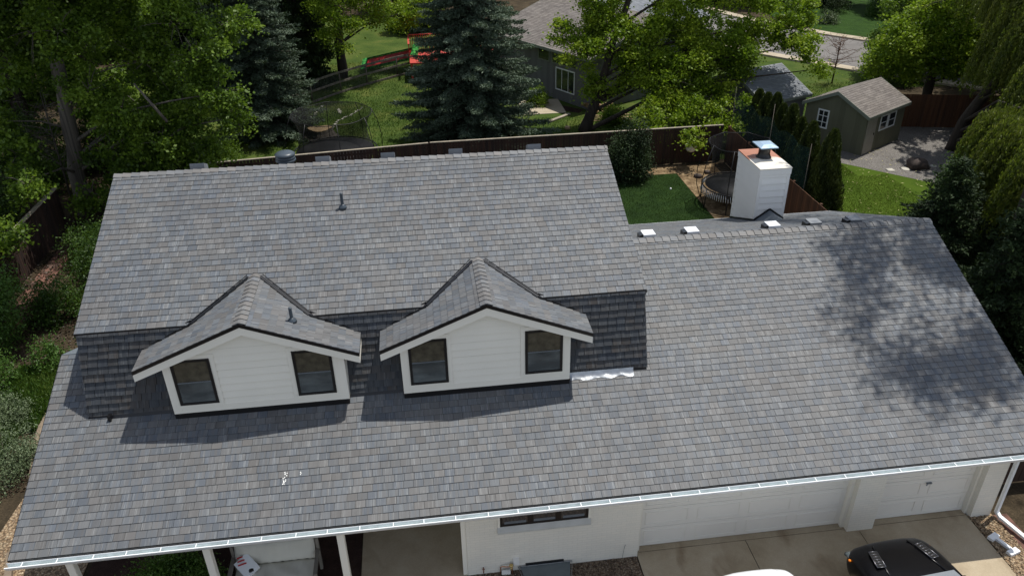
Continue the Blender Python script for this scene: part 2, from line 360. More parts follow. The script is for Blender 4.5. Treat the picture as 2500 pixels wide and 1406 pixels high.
def clip_poly(sub, clip):
    out = sub; n = len(clip)
    for i in range(n):
        a = clip[i]; b = clip[(i+1) % n]; inp = out; out = []
        if not inp: return []
        def side(p): return (b[0]-a[0])*(p[1]-a[1])-(b[1]-a[1])*(p[0]-a[0])
        for j in range(len(inp)):
            p = inp[j]; q = inp[(j+1) % len(inp)]; sp = side(p); sq = side(q)
            if sp >= 0: out.append(p)
            if (sp >= 0) != (sq >= 0): t = sp/(sp-sq); out.append((p[0]+(q[0]-p[0])*t, p[1]+(q[1]-p[1])*t))
    return out
def ccw(p):
    a = sum(p[i][0]*p[(i+1) % len(p)][1]-p[(i+1) % len(p)][0]*p[i][1] for i in range(len(p)))
    return p if a > 0 else p[::-1]
def tiles(name, O, U, V, polys, mat, parent, ex=.1542, wd=.1996, th=.0145, gap=.006, seed=1, lift=.003, u0=None, jitter=.002):
    """courses of tiles on the plane O+u*U+v*V, clipped to convex polygons in (u,v); every tile a thin wedge with its own butt edge"""
    rng = random.Random(seed); O = Vector(O); U = Vector(U).normalized(); V = Vector(V).normalized(); Nn = U.cross(V).normalized()
    polys = [ccw(list(p)) for p in polys]
    vs = []; fs = []; uvs = []; cols = []
    us = [q[0] for p in polys for q in p]; vv = [q[1] for p in polys for q in p]
    c0 = int(math.floor(min(vv)/ex)); c1 = int(math.ceil(max(vv)/ex))
    for c in range(c0, c1):
        off = (c % 2)*wd*.5+rng.choice((0, .35, .65, .2))*wd
        x = math.floor(min(us)/wd)*wd-off-wd
        tone = rng.random()
        while x < max(us):
            w_ = wd
            if rng.random() < .75: tone = rng.random()
            col = (tone, rng.random(), rng.random(), 1)
            jb = rng.uniform(-jitter, jitter)
            rect = [(x+gap/2, c*ex+jb), (x+w_-gap/2, c*ex+jb), (x+w_-gap/2, (c+1)*ex+.004), (x+gap/2, (c+1)*ex+.004)]
            tk = th*rng.uniform(.85, 1.15)
            for P in polys:
                q = clip_poly(rect, P)
                if len(q) < 3: continue
                n = len(vs); k = len(q); ru = rng.random()*7
                top = []; bot = []
                for (u, v) in q:
                    h = lift+tk*(1-(v-c*ex)/(ex*1.02)*.92)
                    b = O+U*u+V*v; vs.append(b+Nn*h); top.append((u, v))
                for (u, v) in q: vs.append(O+U*u+V*v+Nn*-.004)
                fs.append(list(range(n, n+k))); uvs += [(u+ru, v) for u, v in q]; cols += [col]*k
                for i in range(k):
                    j = (i+1) % k; fs.append([n+i, n+k+i, n+k+j, n+j])
                    uvs += [(q[i][0]+ru, q[i][1]), (q[i][0]+ru, q[i][1]), (q[j][0]+ru, q[j][1]), (q[j][0]+ru, q[j][1])]; cols += [col]*4
            x += w_
    me = bpy.data.meshes.new(name); me.from_pydata(vs, [], fs)
    ul = me.uv_layers.new(name='uv'); ul.data.foreach_set('uv', np.array(uvs, dtype=np.float32).ravel())
    ca = me.color_attributes.new('tile', 'FLOAT_COLOR', 'CORNER'); ca.data.foreach_set('color', np.array(cols, dtype=np.float32).ravel())
    return link(name, me, mat, parent)
def caps(name, A, B, sA, sB, hw, ln, mat, parent, seed=1, th=.02, lift=.02):
    """ridge caps from A to B; sA, sB unit directions down the two slopes"""
    rng = random.Random(seed); A = Vector(A); B = Vector(B); D = (B-A); Ln = D.length; D.normalize(); sA = Vector(sA).normalized(); sB = Vector(sB).normalized()
    vs = []; fs = []; uvs = []; cols = []; n_ = int(Ln/ln)+1; up = -(sA+sB).normalized()
    for i in range(n_):
        t0 = i*ln; t1 = min(t0+ln*1.12, Ln+.02); col = (rng.random(), rng.random(), rng.random(), 1)
        n = len(vs); pts = []
        for t, h in ((t0, lift+th), (t1, lift)):
            c = A+D*t+up*h
            pts += [c+sA*hw, c+sA*.02, c+sB*.02, c+sB*hw]
            pts += [p-up*.018 for p in (c+sA*hw, c+sA*.02, c+sB*.02, c+sB*hw)]
        vs += pts
        F = [(0, 1, 9, 8), (1, 2, 10, 9), (2, 3, 11, 10), (0, 4, 5, 1), (1, 5, 6, 2), (2, 6, 7, 3), (0, 8, 12, 4), (3, 7, 15, 11)]
        UV = {0: (0, 0), 1: (hw, 0), 2: (hw+.02, 0), 3: (2*hw, 0)}
        for f in F:
            fs.append([n+q for q in f])
            for q in f: uvs.append(((q % 4)*hw*.7+i*.37, (q//8)*ln)); cols.append(col)
    me = bpy.data.meshes.new(name); me.from_pydata(vs, [], fs)
    ul = me.uv_layers.new(name='uv'); ul.data.foreach_set('uv', np.array(uvs, dtype=np.float32).ravel())
    ca = me.color_attributes.new('tile', 'FLOAT_COLOR', 'CORNER'); ca.data.foreach_set('color', np.array(cols, dtype=np.float32).ravel())
    bm = bmesh.new(); bm.from_mesh(me); bmesh.ops.recalc_face_normals(bm, faces=bm.faces); bm.to_mesh(me); bm.free()
    return link(name, me, mat, parent)

def sheet(name, poly, z, mat, kind='structure'):
    mb = MB(); mb.add([(x, y, z) for x, y in ccw(list(poly))], [tuple(range(len(poly)))]); o = mb.build(name, mat, fix=False); o['kind'] = kind; return o

# ================================================================== GROUND
sheet('ground', [(-220, -120), (220, -120), (220, 330), (-220, 330)], -.02, M_ground)
sheet('lawn', [(-16, 23.2), (14, 23.2), (15.2, 26.6), (22, 29.5), (24.5, 33.5), (31, 33), (28, 40), (12, 54), (-2, 62), (-26, 62), (-22, 34)], 0, M_lawn)
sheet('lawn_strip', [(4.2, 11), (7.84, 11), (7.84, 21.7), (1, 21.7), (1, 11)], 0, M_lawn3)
sheet('turf', [(11.3, 8), (17.6, 10), (19.4, 18.2), (15.9, 21.9), (13.2, 22), (11.3, 18)], 0, M_turf)
sheet('gravel_patio', [(15.9, 21.9), (19.4, 18.2), (21, 16), (30, 20), (30, 26), (24.5, 29), (19, 30)], .004, M_patio)
sheet('mulch_bed', [(7.86, 10), (10.5, 10), (10.5, 22.7), (1, 22.7), (1, 21.72), (7.86, 21.72)], .004, M_mulch)
sheet('far_lawn', [(27, 49.5), (33, 42.5), (60, 40), (70, 80), (30, 90)], .0, M_lawn2)
def strip(name, pts, wd, z, mat):
    a = [];
    for i, p in enumerate(pts):
        p = Vector(p); d = (Vector(pts[min(i+1, len(pts)-1)])-Vector(pts[max(i-1, 0)])).normalized(); n = Vector((-d.y, d.x))
        a.append((p+n*wd/2, p-n*wd/2))
    mb = MB(); vs = []
    for q, r in a: vs += [(q.x, q.y, z), (r.x, r.y, z)]
    mb.add(vs, [(2*i+1, 2*i+3, 2*i+2, 2*i) for i in range(len(a)-1)]); o = mb.build(name, mat, fix=True); o['kind'] = 'structure'
    for p in o.data.polygons:
        if p.normal.z < 0: p.flip()
    return o
RD = [(14, 74), (17.5, 62), (21, 52.5), (25, 45.5), (30, 39), (40, 30)]
strip('street', [(8, 88)]+RD+[(60, 14)], 8.2, .004, M_asph)
def offset(pts, d):
    out = []
    for i, p in enumerate(pts):
        p = Vector(p); t = (Vector(pts[min(i+1, len(pts)-1)])-Vector(pts[max(i-1, 0)])).normalized(); out.append(tuple(p+Vector((-t.y, t.x))*d))
    return out
for dd, nm in ((-4.55, 'sidewalk'), (4.55, 'sidewalk')):
    mb = MB(); pp = offset(RD, dd)
    for a, b in zip(pp[:-1], pp[1:]): mb.beam((a[0], a[1], .06), (b[0], b[1], .06), .9, .13)
    mb.build(nm, M_walk)['kind'] = 'structure'
# driveway: slabs with real joints
mb = MB()
def slab(x0, x1, y0, y1): mb.box((x0+.008, y0+.008, -.1), (x1-.008, y1-.008, .012))
slab(.0, 7.9, .09, .28)
xs = [.0, 2.53, 5.2, 7.9]
for a, b in zip(xs[:-1], xs[1:]):
    for c, d in ((-1.95, .09-.0), (-5.2, -1.95), (-8.4, -5.2)): slab(a, b, c, d)
mb.build('driveway', M_conc)['kind'] = 'structure'
sheet('driveway_base', [(.0, -8.4), (7.9, -8.4), (7.9, .6), (.0, .6)], -.008, M_under)
mb = MB(); mb.box((-6.05, -1.2, -.1), (-3.78, 2.4, .012)); mb.build('porch_floor', M_conc)['kind'] = 'structure'
mb = MB(); mb.box((-6.3, -3.4, -.1), (-3.9, -1.22, -.002)); mb.build('walkway', M_conc)['kind'] = 'structure'
sheet('porch_bed', [(-12, -1.4), (-6.07, -1.4), (-6.07, 2.4), (-12, 2.4)], .0, M_dark)
sheet('gravel_bed', [(-3.75, -2.5), (-.02, -2.5), (-.02, 0), (-3.75, 0)], .0, M_grav)
sheet('side_gravel', [(-15.2, -6), (-12.1, -6), (-12.1, 4.5), (-14.3, 4.5)], .0, M_tan)
sheet('driveway_edge', [(7.92, -4), (8.5, -4), (8.5, .05), (7.92, .05)], .0, M_tan)
sheet('brick_edging', [(8.5, -4), (8.85, -4), (8.85, .0), (8.5, .0)], .004, M_redbrick)
sheet('side_path', [(-18.5, 4), (-17.4, 4), (-18.0, 20), (-18.55, 20)], .004, M_redbrick)
sheet('neighbour_bed', [(1.8, 34.2), (5.2, 31.6), (5.6, 32.2), (2.6, 35.2)], .006, M_dark)
# scattered river stones on the bed beside the driveway
rng = random.Random(5); mb = MB()
for _ in range(1500):
    x = rng.uniform(-3.7, -.06); y = rng.uniform(-1.15, -.03); mb.rock((x, y, rng.uniform(.0, .015)), rng.uniform(.014, .032), rng, .6, 5)
mb.build('river_stones', M_grav)['kind'] = 'stuff'
rng = random.Random(6); mb = MB()
for _ in range(900):
    x = rng.uniform(7.93, 8.48); y = rng.uniform(-2.4, .0); a = rng.uniform(0, 3.1); l = rng.uniform(.03, .08)
    mb.beam((x-l*math.cos(a), y-l*math.sin(a), .012), (x+l*math.cos(a), y+l*math.sin(a), rng.uniform(.01, .035)), .03, .012)
mb.build('wood_chips', M_tan, fix=False)['kind'] = 'stuff'

# ================================================================== HOUSE
E_, HE, S1 = .5864, 2.5026, .4251
lz = lambda y: HE+S1*(y+E_)
YR, XR0, XR1, XL = 5.4119, .55, 8.9621, -12.1267
ZR = lz(YR); SB, YB = .3991, 9.9893; ZB = ZR-SB*(YB-YR)
UL, UR, UF, ZF, UB, ZU = -11.2833, .5675, 2.6116, 5.2779, 6.7596, 7.0551
S2 = (ZU-ZF)/(UB-UF); UM = 1.9813; ZM = lz(UM); UBB = UB+(UB-UF)
H = thing('house', (-2, 4, 0), 'white house with blue grey slate roofs, two front dormers and an attached double garage', 'house')
k1 = math.hypot(1, S1); k2 = math.hypot(1, S2); kb = math.hypot(1, SB)
L1 = (YR+E_)*k1
# --- lower front roof
q = lambda y: (y+E_)*k1
lowpolys = [[(XL, 0), (XR1, 0), (XR1, q(1.99)), (XL, q(1.99))], [(XL, q(1.99)), (UL+.02, q(1.99)), (UL+.02, q(3.49)), (XL, q(3.49))],
            [(.2, q(1.99)), (XR1, q(1.99)), (XR1, L1), (.2, L1)]]
tiles('lower_roof_tiles', (0, -E_, HE), (1, 0, 0), (0, 1, S1), lowpolys, M_slate, H, seed=11)
mb = MB()
T = .14
for (x0, x1, y0, y1) in ((XL, XR1, -E_+.01, 1.99), (XL, UL+.3, 1.99, 3.49), (.0, XR1, 1.99, YR)):
    mb.prism([(x0+.01, y0, lz(y0)-.004), (x1-.01, y0, lz(y0)-.004), (x1-.01, y1, lz(y1)-.004), (x0+.01, y1, lz(y1)-.004)], (0, 0, -T))
lowroof = mb.build('lower_roof', M_under, H)
mb = MB(); mb.prism([(.0, YR+.001, ZR-.004), (XR1-.01, YR+.001, ZR-.004), (XR1-.01, YB, ZB-.004), (.0, YB, ZB-.004)], (0, 0, -T))
mb.build('garage_back_roof', M_under, H)
tiles('garage_back_roof_tiles', (0, YB, ZB), (-1, 0, 0), (0, -1, SB), [[(-XR1, 0), (-.57, 0), (-.57, (YB-YR)*kb), (-XR1, (YB-YR)*kb)]], M_brownroof if False else M_slate, H, seed=12, th=.007, gap=.003)
caps('ridge_cap', (.57, YR, ZR), (XR1, YR, ZR), (0, -1, -S1), (0, 1, -SB), .15, .2, M_cap, H, 3)
# small left hip of the lower roof
mb = MB(); mb.prism([(XL+.0, 3.49, lz(3.49)+.02), (UL, 3.49, lz(3.49)+.02), (UL, 3.85, lz(3.49)-.03), (XL+.25, 3.85, lz(3.49)-.03)], (0, 0, -.12)); mb.build('side_ridge_cap', M_cap if False else M_grey, H)
# --- eave trim: drip edge, fascia, soffit
mb = MB(); mb.box((XL+.0, -E_-.012, HE-.03), (XR1, -E_+.012, HE+.0)); mb.box((UL, UF-.03, ZF-.07), (UR, UF+.02, ZF-.006))
mb.box((XR1-.012, -E_, HE-.05), (XR1+.0, -E_+.02, HE))
for x in (XL-.005, XR1-.008):
    mb.beam((x, -E_, HE-.03), (x, YR if x > 0 else 3.49, (ZR if x > 0 else lz(3.49))-.03), .014, .07)
for x in (UL-.004, UR-.004):
    mb.beam((x, UF, ZF-.03), (x, UB, ZU-.03), .014, .06); mb.beam((x, UBB, ZF-.03), (x, UB, ZU-.03), .014, .06)
mb.build('drip_edge', M_drip, H)
mb = MB()
mb.box((XL+.03, -E_+.015, HE-.17), (XR1-.03, -E_+.035, HE-.032)); mb.prism([(XL+.03, -E_+.036, HE-.168), (XR1-.03, -E_+.036, HE-.168), (XR1-.03, -.002, HE-.225), (XL+.03, -.002, HE-.225)], (0, 0, .015))
for x in (XL+.002, XR1-.03): mb.beam((x+.012, -E_+.04, HE-.1), (x+.012, YR if x > 0 else 3.4, (ZR if x > 0 else lz(3.4))-.13), .02, .17)
mb.beam((XR1-.02, YR, ZR-.13), (XR1-.02, YB, ZB-.13), .02, .17); mb.box((.6, YB+.002, ZB-.16), (XR1, YB+.03, ZB+.0))
mb.build('fascia', M_gut, H)
# --- gutter with hangers
gut = MB(); y0 = -E_-.016; g0 = XL-.03; g1 = XR1+.02; zt = HE-.04
prof = [(y0, zt), (y0, zt-.115), (y0-.075, zt-.115), (y0-.105, zt-.06), (y0-.125, zt-.02), (y0-.125, zt), (y0-.105, zt), (y0-.105, zt-.018), (y0-.088, zt-.055), (y0-.068, zt-.105), (y0-.008, zt-.105), (y0-.008, zt)]
n = len(prof); gut.add([(g0, a, b) for a, b in prof]+[(g1, a, b) for a, b in prof], [tuple(range(n)), tuple(range(2*n-1, n-1, -1))]+[((i+1) % n, i, n+i, n+(i+1) % n) for i in range(n)])
G = gut.build('gutter', M_gut, H)
mb = MB(); mb.add([(g0+.01, y0-.009, zt-.02), (g1-.01, y0-.009, zt-.02), (g1-.01, y0-.009, zt-.103), (g0+.01, y0-.009, zt-.103), (g1-.01, y0-.069, zt-.103), (g0+.01, y0-.069, zt-.103), (g1-.01, y0-.1, zt-.03), (g0+.01, y0-.1, zt-.03)], [(0, 1, 2, 3), (3, 2, 4, 5), (5, 4, 6, 7)])
mb.build('gutter_lining', M_gutin, G, fix=False)
x = XL+.25; i = 0
while x < XR1-.1:
    mb = MB(); mb.box((x-.008, y0-.104, zt-.014), (x+.008, y0-.001, zt-.004)); mb.build('gutter_hanger', M_gut, G); x += .61+.03*math.sin(i*2.1); i += 1
# --- downspout
ds = MB(); ds.beam((8.86, -.66, HE-.15), (8.86, -.66, HE-.3), .075, .06); ds.beam((8.86, -.66, HE-.3), (8.5, -.06, HE-.62), .075, .06); ds.beam((8.5, -.06, HE-.58), (8.5, -.06, .16), .08, .06)
ds.beam((8.5, -.05, .19), (8.52, -.24, .1), .08, .06); ds.build('downspout', M_gut, H)
ds = MB(); ds.beam((8.52, -.2, .13), (8.84, -1.35, .07), .09, .06); ds.build('downspout_extension', M_gut, H)
# --- body walls
mb = MB()
mb.box((-3.75, 0, -.1), (0, 3.0, lz(0)-.16)); body = None
mb.box((0, .0, HE-.25), (8.42, .25, lz(0)-.17))
mb.build('front_wall', M_brick, H)
for x0, x1, nm in ((4.9, 5.52, 'garage_pillar'), (7.93, 8.42, 'garage_pillar')):
    mb = MB(); mb.box((x0, 0.002, -.1), (x1, .5, HE-.26)); mb.build(nm, M_brick, H)
mb = MB()
mb.box((-11.6, 2.4, -.1), (-3.76, 9.2, 2.6)); mb.box((-11.3+.2, 2.9, 2.6), (.35, 10.5, 4.95)); mb.box((8.15, .51, -.1), (8.4, 9.6, 2.9)); mb.box((-3.7, 9.3, -.1), (8.14, 9.6, 2.9))
mb.box((-3.7, 3.01, -.1), (.3, 9.29, 2.6))
for x in (-10.95, .34):   # upper gable ends
    mb.prism([(x, UF+.35, 4.96), (x, UBB-.35, 4.96), (x, UBB-.35, ZF-.12), (x, UB, ZU-.14), (x, UF+.35, ZF-.12)], (-.14, 0, 0))
mb.prism([(8.395, .3, 2.56), (8.395, 9.6, 2.91), (8.395, 9.6, 3.15), (8.395, YR, ZR-.2)], (-.15, 0, 0))
mb.build('side_and_back_walls', M_white2, H)
mb = MB(); mb.box((4.4, .6, -.05), (8.1, .65, 2.4)); mb.build('garage_backing', M_under, H) if False else None
# garage doors
def garage_door(x0, x1, nc, nr=4):
    y = .26; mb = MB(); mb.box((x0, y, .02), (x1, y+.06, 2.3)); h = 2.26/nr
    d = mb.build('garage_door', M_door, H)
    w_ = (x1-x0)/nc
    for r in range(nr):
        mb = MB(); z0 = .02+r*h
        mb.box((x0+.002, y-.012, z0+.008), (x1-.002, y-.0005, z0+h-.008))
        for c in range(nc):
            a = x0+c*w_+.11; b = x0+(c+1)*w_-.11
            # recessed long panel: a raised frame moulding
            for p, q in (((a, z0+.1), (b, z0+.118)), ((a, z0+h-.118), (b, z0+h-.1)), ((a, z0+.118), (a+.018, z0+h-.118)), ((b-.018, z0+.118), (b, z0+h-.118))):
                mb.box((p[0], y-.024, p[1]), (q[0], y-.0125, q[1]))
        mb.build('door_panel', M_door, d)
    return d
gd1 = garage_door(.08, 4.82, 4); gd2 = garage_door(5.58, 7.87, 2)
mb = MB(); mb.box((6.72, .2, 1.02), (6.84, .236, 1.045)); mb.tube([(6.72, .225, 1.03), (6.72, .19, 1.03), (6.7, .19, 1.0)], .014, 6); mb.build('door_handle', M_grey, gd2)
for a, b in ((.0, .08), (4.82, 4.898), (5.522, 5.58), (7.87, 7.928)):
    mb = MB(); mb.box((a, .14, .0), (b, .34, 2.24)); mb.build('door_jamb', M_white, H)
# kitchen window in the brick front
W = MB(); wx0, wx1, wz0, wz1 = -3.03, -1.16, 1.38, 2.24
W.box((wx0, -.02, wz0), (wx1, -.003, wz0+.05)); W.box((wx0, -.02, wz1-.05), (wx1, -.003, wz1))
for a in (wx0, wx0+.585, wx0+1.17, wx1-.05): W.box((a, -.025, wz0+.05), (a+(.05 if a in (wx0, wx1-.05) else .12), -.003, wz1-.05))
for c in range(3):
    a = wx0+.05+c*.63
W_ = W.build('window', M_drip, H)
mb = MB(); mb.box((wx0+.05, -.012, wz0+.05), (wx1-.05, -.0032, wz1-.05)); mb.build('window_pane', M_glass, W_)
mb = MB()
for c in range(3):
    a = wx0+.09+c*.62; mb.box((a, -.0145, wz0+.06), (a+.46, -.0125, wz0+.13))
mb.build('window_sash', M_grey, W_)
mb = MB(); mb.prism([(wx0-.06, -.003, wz0-.01), (wx0-.06, -.07, wz0-.12), (wx0-.06, -.07, wz0-.165), (wx0-.06, -.003, wz0-.165)], (wx1-wx0+.12, 0, 0)); mb.build('window_sill', simple('sill_grey', (.5, .5, .47), .7), H)
for a, b in ((wx0-.05, wx0-.003), (wx1+.003, wx1+.05)): mb = MB(); mb.box((a, -.03, wz0-.01), (b, -.003, wz1)); mb.build('window_trim', M_white, H)
# basement window and its well
mb = MB(); mb.box((-2.5, -.03, .03), (-1.66, -.003, .19)); bw = mb.build('basement_window', M_drip, H)
mb = MB(); mb.box((-2.46, -.036, .06), (-1.7, -.031, .16)); mb.build('window_pane', M_glass, bw)
wl = MB(); wl.prism([(-2.62, -.04, .12), (-1.52, -.04, .12), (-1.62, -.62, .02), (-2.5, -.62, .02)], (0, 0, -.012)); ww = wl.build('window_well_cover', M_plexi, H)
wl = MB(); pts = [(-2.66, -.035, .13), (-2.52, -.64, .03), (-1.6, -.64, .03), (-1.48, -.035, .13), (-2.66, -.035, .13)]; wl.tube(pts, .012, 6); wl.build('well_rim', M_galv, ww)
# service bits on the wall
mb = MB(); mb.box((-2.77, -.06, .22), (-2.64, -.003, .4)); mb.build('junction_box', M_white2, H)
mb = MB(); mb.tube([(-3.05, -.05, -.02), (-3.05, -.05, .2), (-3.02, -.06, .23), (-2.9, -.09, .235), (-2.83, -.09, .24)], .012, 8)
mb.tube([(-2.8, -.09, .25), (-2.8, -.09, -.02)], .013, 8); pp = mb.build('backflow_pipe', M_copper, H)
mb = MB(); mb.lathe([(.001, .0), (.03, .01), (.045, .03), (.045, .06), (.03, .075), (.001, .08)], (-2.82, -.09, .22), 14); mb.lathe([(.02, 0), (.028, .03), (.02, .07)], (-2.82, -.09, .14), 10); mb.build('valve', M_brass, pp)
mb = MB(); mb.box((-3.03, -.1, -.0), (-2.84, -.06, .12)); mb.build('valve_box', M_white2, pp)
mb = MB(); mb.tube([(-3.42, -.003, .2), (-3.42, -.07, .2), (-3.42, -.09, .14)], .014, 8); mb.lathe([(.001, 0), (.028, .004), (.028, .014), (.001, .018)], (-3.42, -.07, .215), 10); sp = mb.build('hose_spigot', simple('rusty_spigot', (.2, .09, .06), .5), H)
mb = MB(); mb.tube([(-3.42, -.09, .14), (-3.41, -.1, .05), (-3.38, -.12, .01), (-3.3, -.3, .008)], .008, 6); mb.build('hose_stub', M_rubber, sp)
mb = MB(); mb.tube([(-.35, -.03, .0), (-.33, -.03, .25), (-.31, -.03, .42), (-.3, -.02, .43), (-.29, -.03, .4)], .004, 5); mb.build('wall_wire', M_grey, H)
mb = MB(); mb.box((-3.85, .02, -.05), (-3.752, .12, 2.26)); mb.build('corner_trim', M_white, H)
# porch posts and beam
for x in (-11.2, -8.72, -6.2):
    mb = MB(); mb.box((x-.07, -.5, -.05), (x+.07, -.36, HE-.2)); mb.build('porch_post', M_white, H, bevel=.008)
mb = MB(); mb.box((-11.9, -.3, HE-.33), (-3.86, -.16, HE-.225)); mb.build('porch_beam', M_white, H)

# --- mansard slope and main roof
sm = Vector((0, UF-UM, ZF-ZM)); Lm = sm.length; exm = Lm/11.5
mb = MB(); mb.prism([(UL+.06, UM, ZM+.02), (UR-.06, UM, ZM+.02), (UR-.06, UF+.0, ZF-.03), (UL+.06, UF+.0, ZF-.03)], (0, .3, 0)); mb.build('mansard_wall', M_under, H)
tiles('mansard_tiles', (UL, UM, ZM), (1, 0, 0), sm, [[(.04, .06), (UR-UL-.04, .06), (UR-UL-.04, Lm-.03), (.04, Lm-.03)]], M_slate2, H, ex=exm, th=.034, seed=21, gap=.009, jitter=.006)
mb = MB(); mb.prism([(UL+.01, UF, ZF-.004), (UR-.01, UF, ZF-.004), (UR-.01, UB, ZU-.004), (UL+.01, UB, ZU-.004)], (0, 0, -T))
mb.build('main_roof', M_under, H)
mb = MB(); mb.prism([(UL+.01, UB+.001, ZU-.004), (UR-.01, UB+.001, ZU-.004), (UR-.01, UBB, ZF-.004), (UL+.01, UBB, ZF-.004)], (0, 0, -T)); mb.build('main_back_roof', M_under, H)
L2 = (UB-UF)*k2
tiles('main_roof_tiles', (UL, UF-.012, ZF), (1, 0, 0), (0, 1, S2), [[(0, 0), (UR-UL, 0), (UR-UL, L2), (0, L2)]], M_slate, H, seed=31)
tiles('main_back_tiles', (UR, UBB, ZF), (-1, 0, 0), (0, -1, S2), [[(0, 0), (UR-UL, 0), (UR-UL, L2), (0, L2)]], M_slate, H, seed=32)
caps('ridge_cap', (UL, UB, ZU), (UR, UB, ZU), (0, -1, -S2), (0, 1, -S2), .13, .2, M_cap, H, 5)
# mansard foot: black flashing, stepped ends, crumpled metal
mb = MB(); mb.prism([(UL+.5, UM-.03, lz(UM-.03)+.02), (UR-.36, UM-.03, lz(UM-.03)+.02), (UR-.36, UM+.02, ZM+.09), (UL+.5, UM+.02, ZM+.09)], (0, .03, 0))
mb.box((UL+.44, UM-.1, ZM-.03), (UL+.5, UM+.02, ZM+.1)); mb.box((UR-.4, UM+.0, ZM+.02), (UR-.07, UM+.03, ZM+.08))
mb.build('foot_flashing', M_drip, H)
rng = random.Random(8); vs = []; fs = []; nx = 60
for i in range(nx+1):
    x = -1.22+1.42*i/nx; wv = (math.sin(i*.42)*.009+rng.uniform(-.004, .004))*(i/nx+.3)
    for j, (dy, dz) in enumerate(((-.12+.02*math.sin(i*.3), .02), (-.08, .03+wv), (-.03, .04-wv), (.0, .1))): vs.append((x, UM+dy, lz(UM+dy)+dz+rng.uniform(0, .008)))
for i in range(nx):
    for j in range(3): fs.append((i*4+j, (i+1)*4+j, (i+1)*4+j+1, i*4+j+1))
mb = MB(); mb.add(vs, fs, True); mb.build('crumpled_flashing', M_galv, H, fix=True)

# --- dormers
YD = 1.8479; YFd = 1.7017; ZA = 5.7656; ZE = 4.8656; HW = 2.1969; sdm = (ZA-ZE)/HW; kd = math.hypot(1, sdm)
YRd = UF+(ZA-ZF)/S2
ymz = lambda z: UF+(z-ZF)/((ZF-ZM)/(UF-UM))
M_lapshade = simple('painted_lap_shade', (.46, .45, .4), .8, .15, 6)  # grey strips paint the shadow line under each board's butt edge
def lap_shade(D, O, U, a0, a1, z0, z1, ex, top=lambda u: 99):
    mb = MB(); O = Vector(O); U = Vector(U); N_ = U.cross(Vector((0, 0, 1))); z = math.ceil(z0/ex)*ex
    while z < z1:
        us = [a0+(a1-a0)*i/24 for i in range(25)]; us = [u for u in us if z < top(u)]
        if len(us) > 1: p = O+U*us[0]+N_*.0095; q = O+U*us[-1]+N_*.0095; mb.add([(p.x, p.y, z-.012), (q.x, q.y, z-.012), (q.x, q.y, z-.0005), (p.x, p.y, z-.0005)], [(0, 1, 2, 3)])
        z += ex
    return mb.build('painted_lap_shade', M_lapshade, D, fix=False)
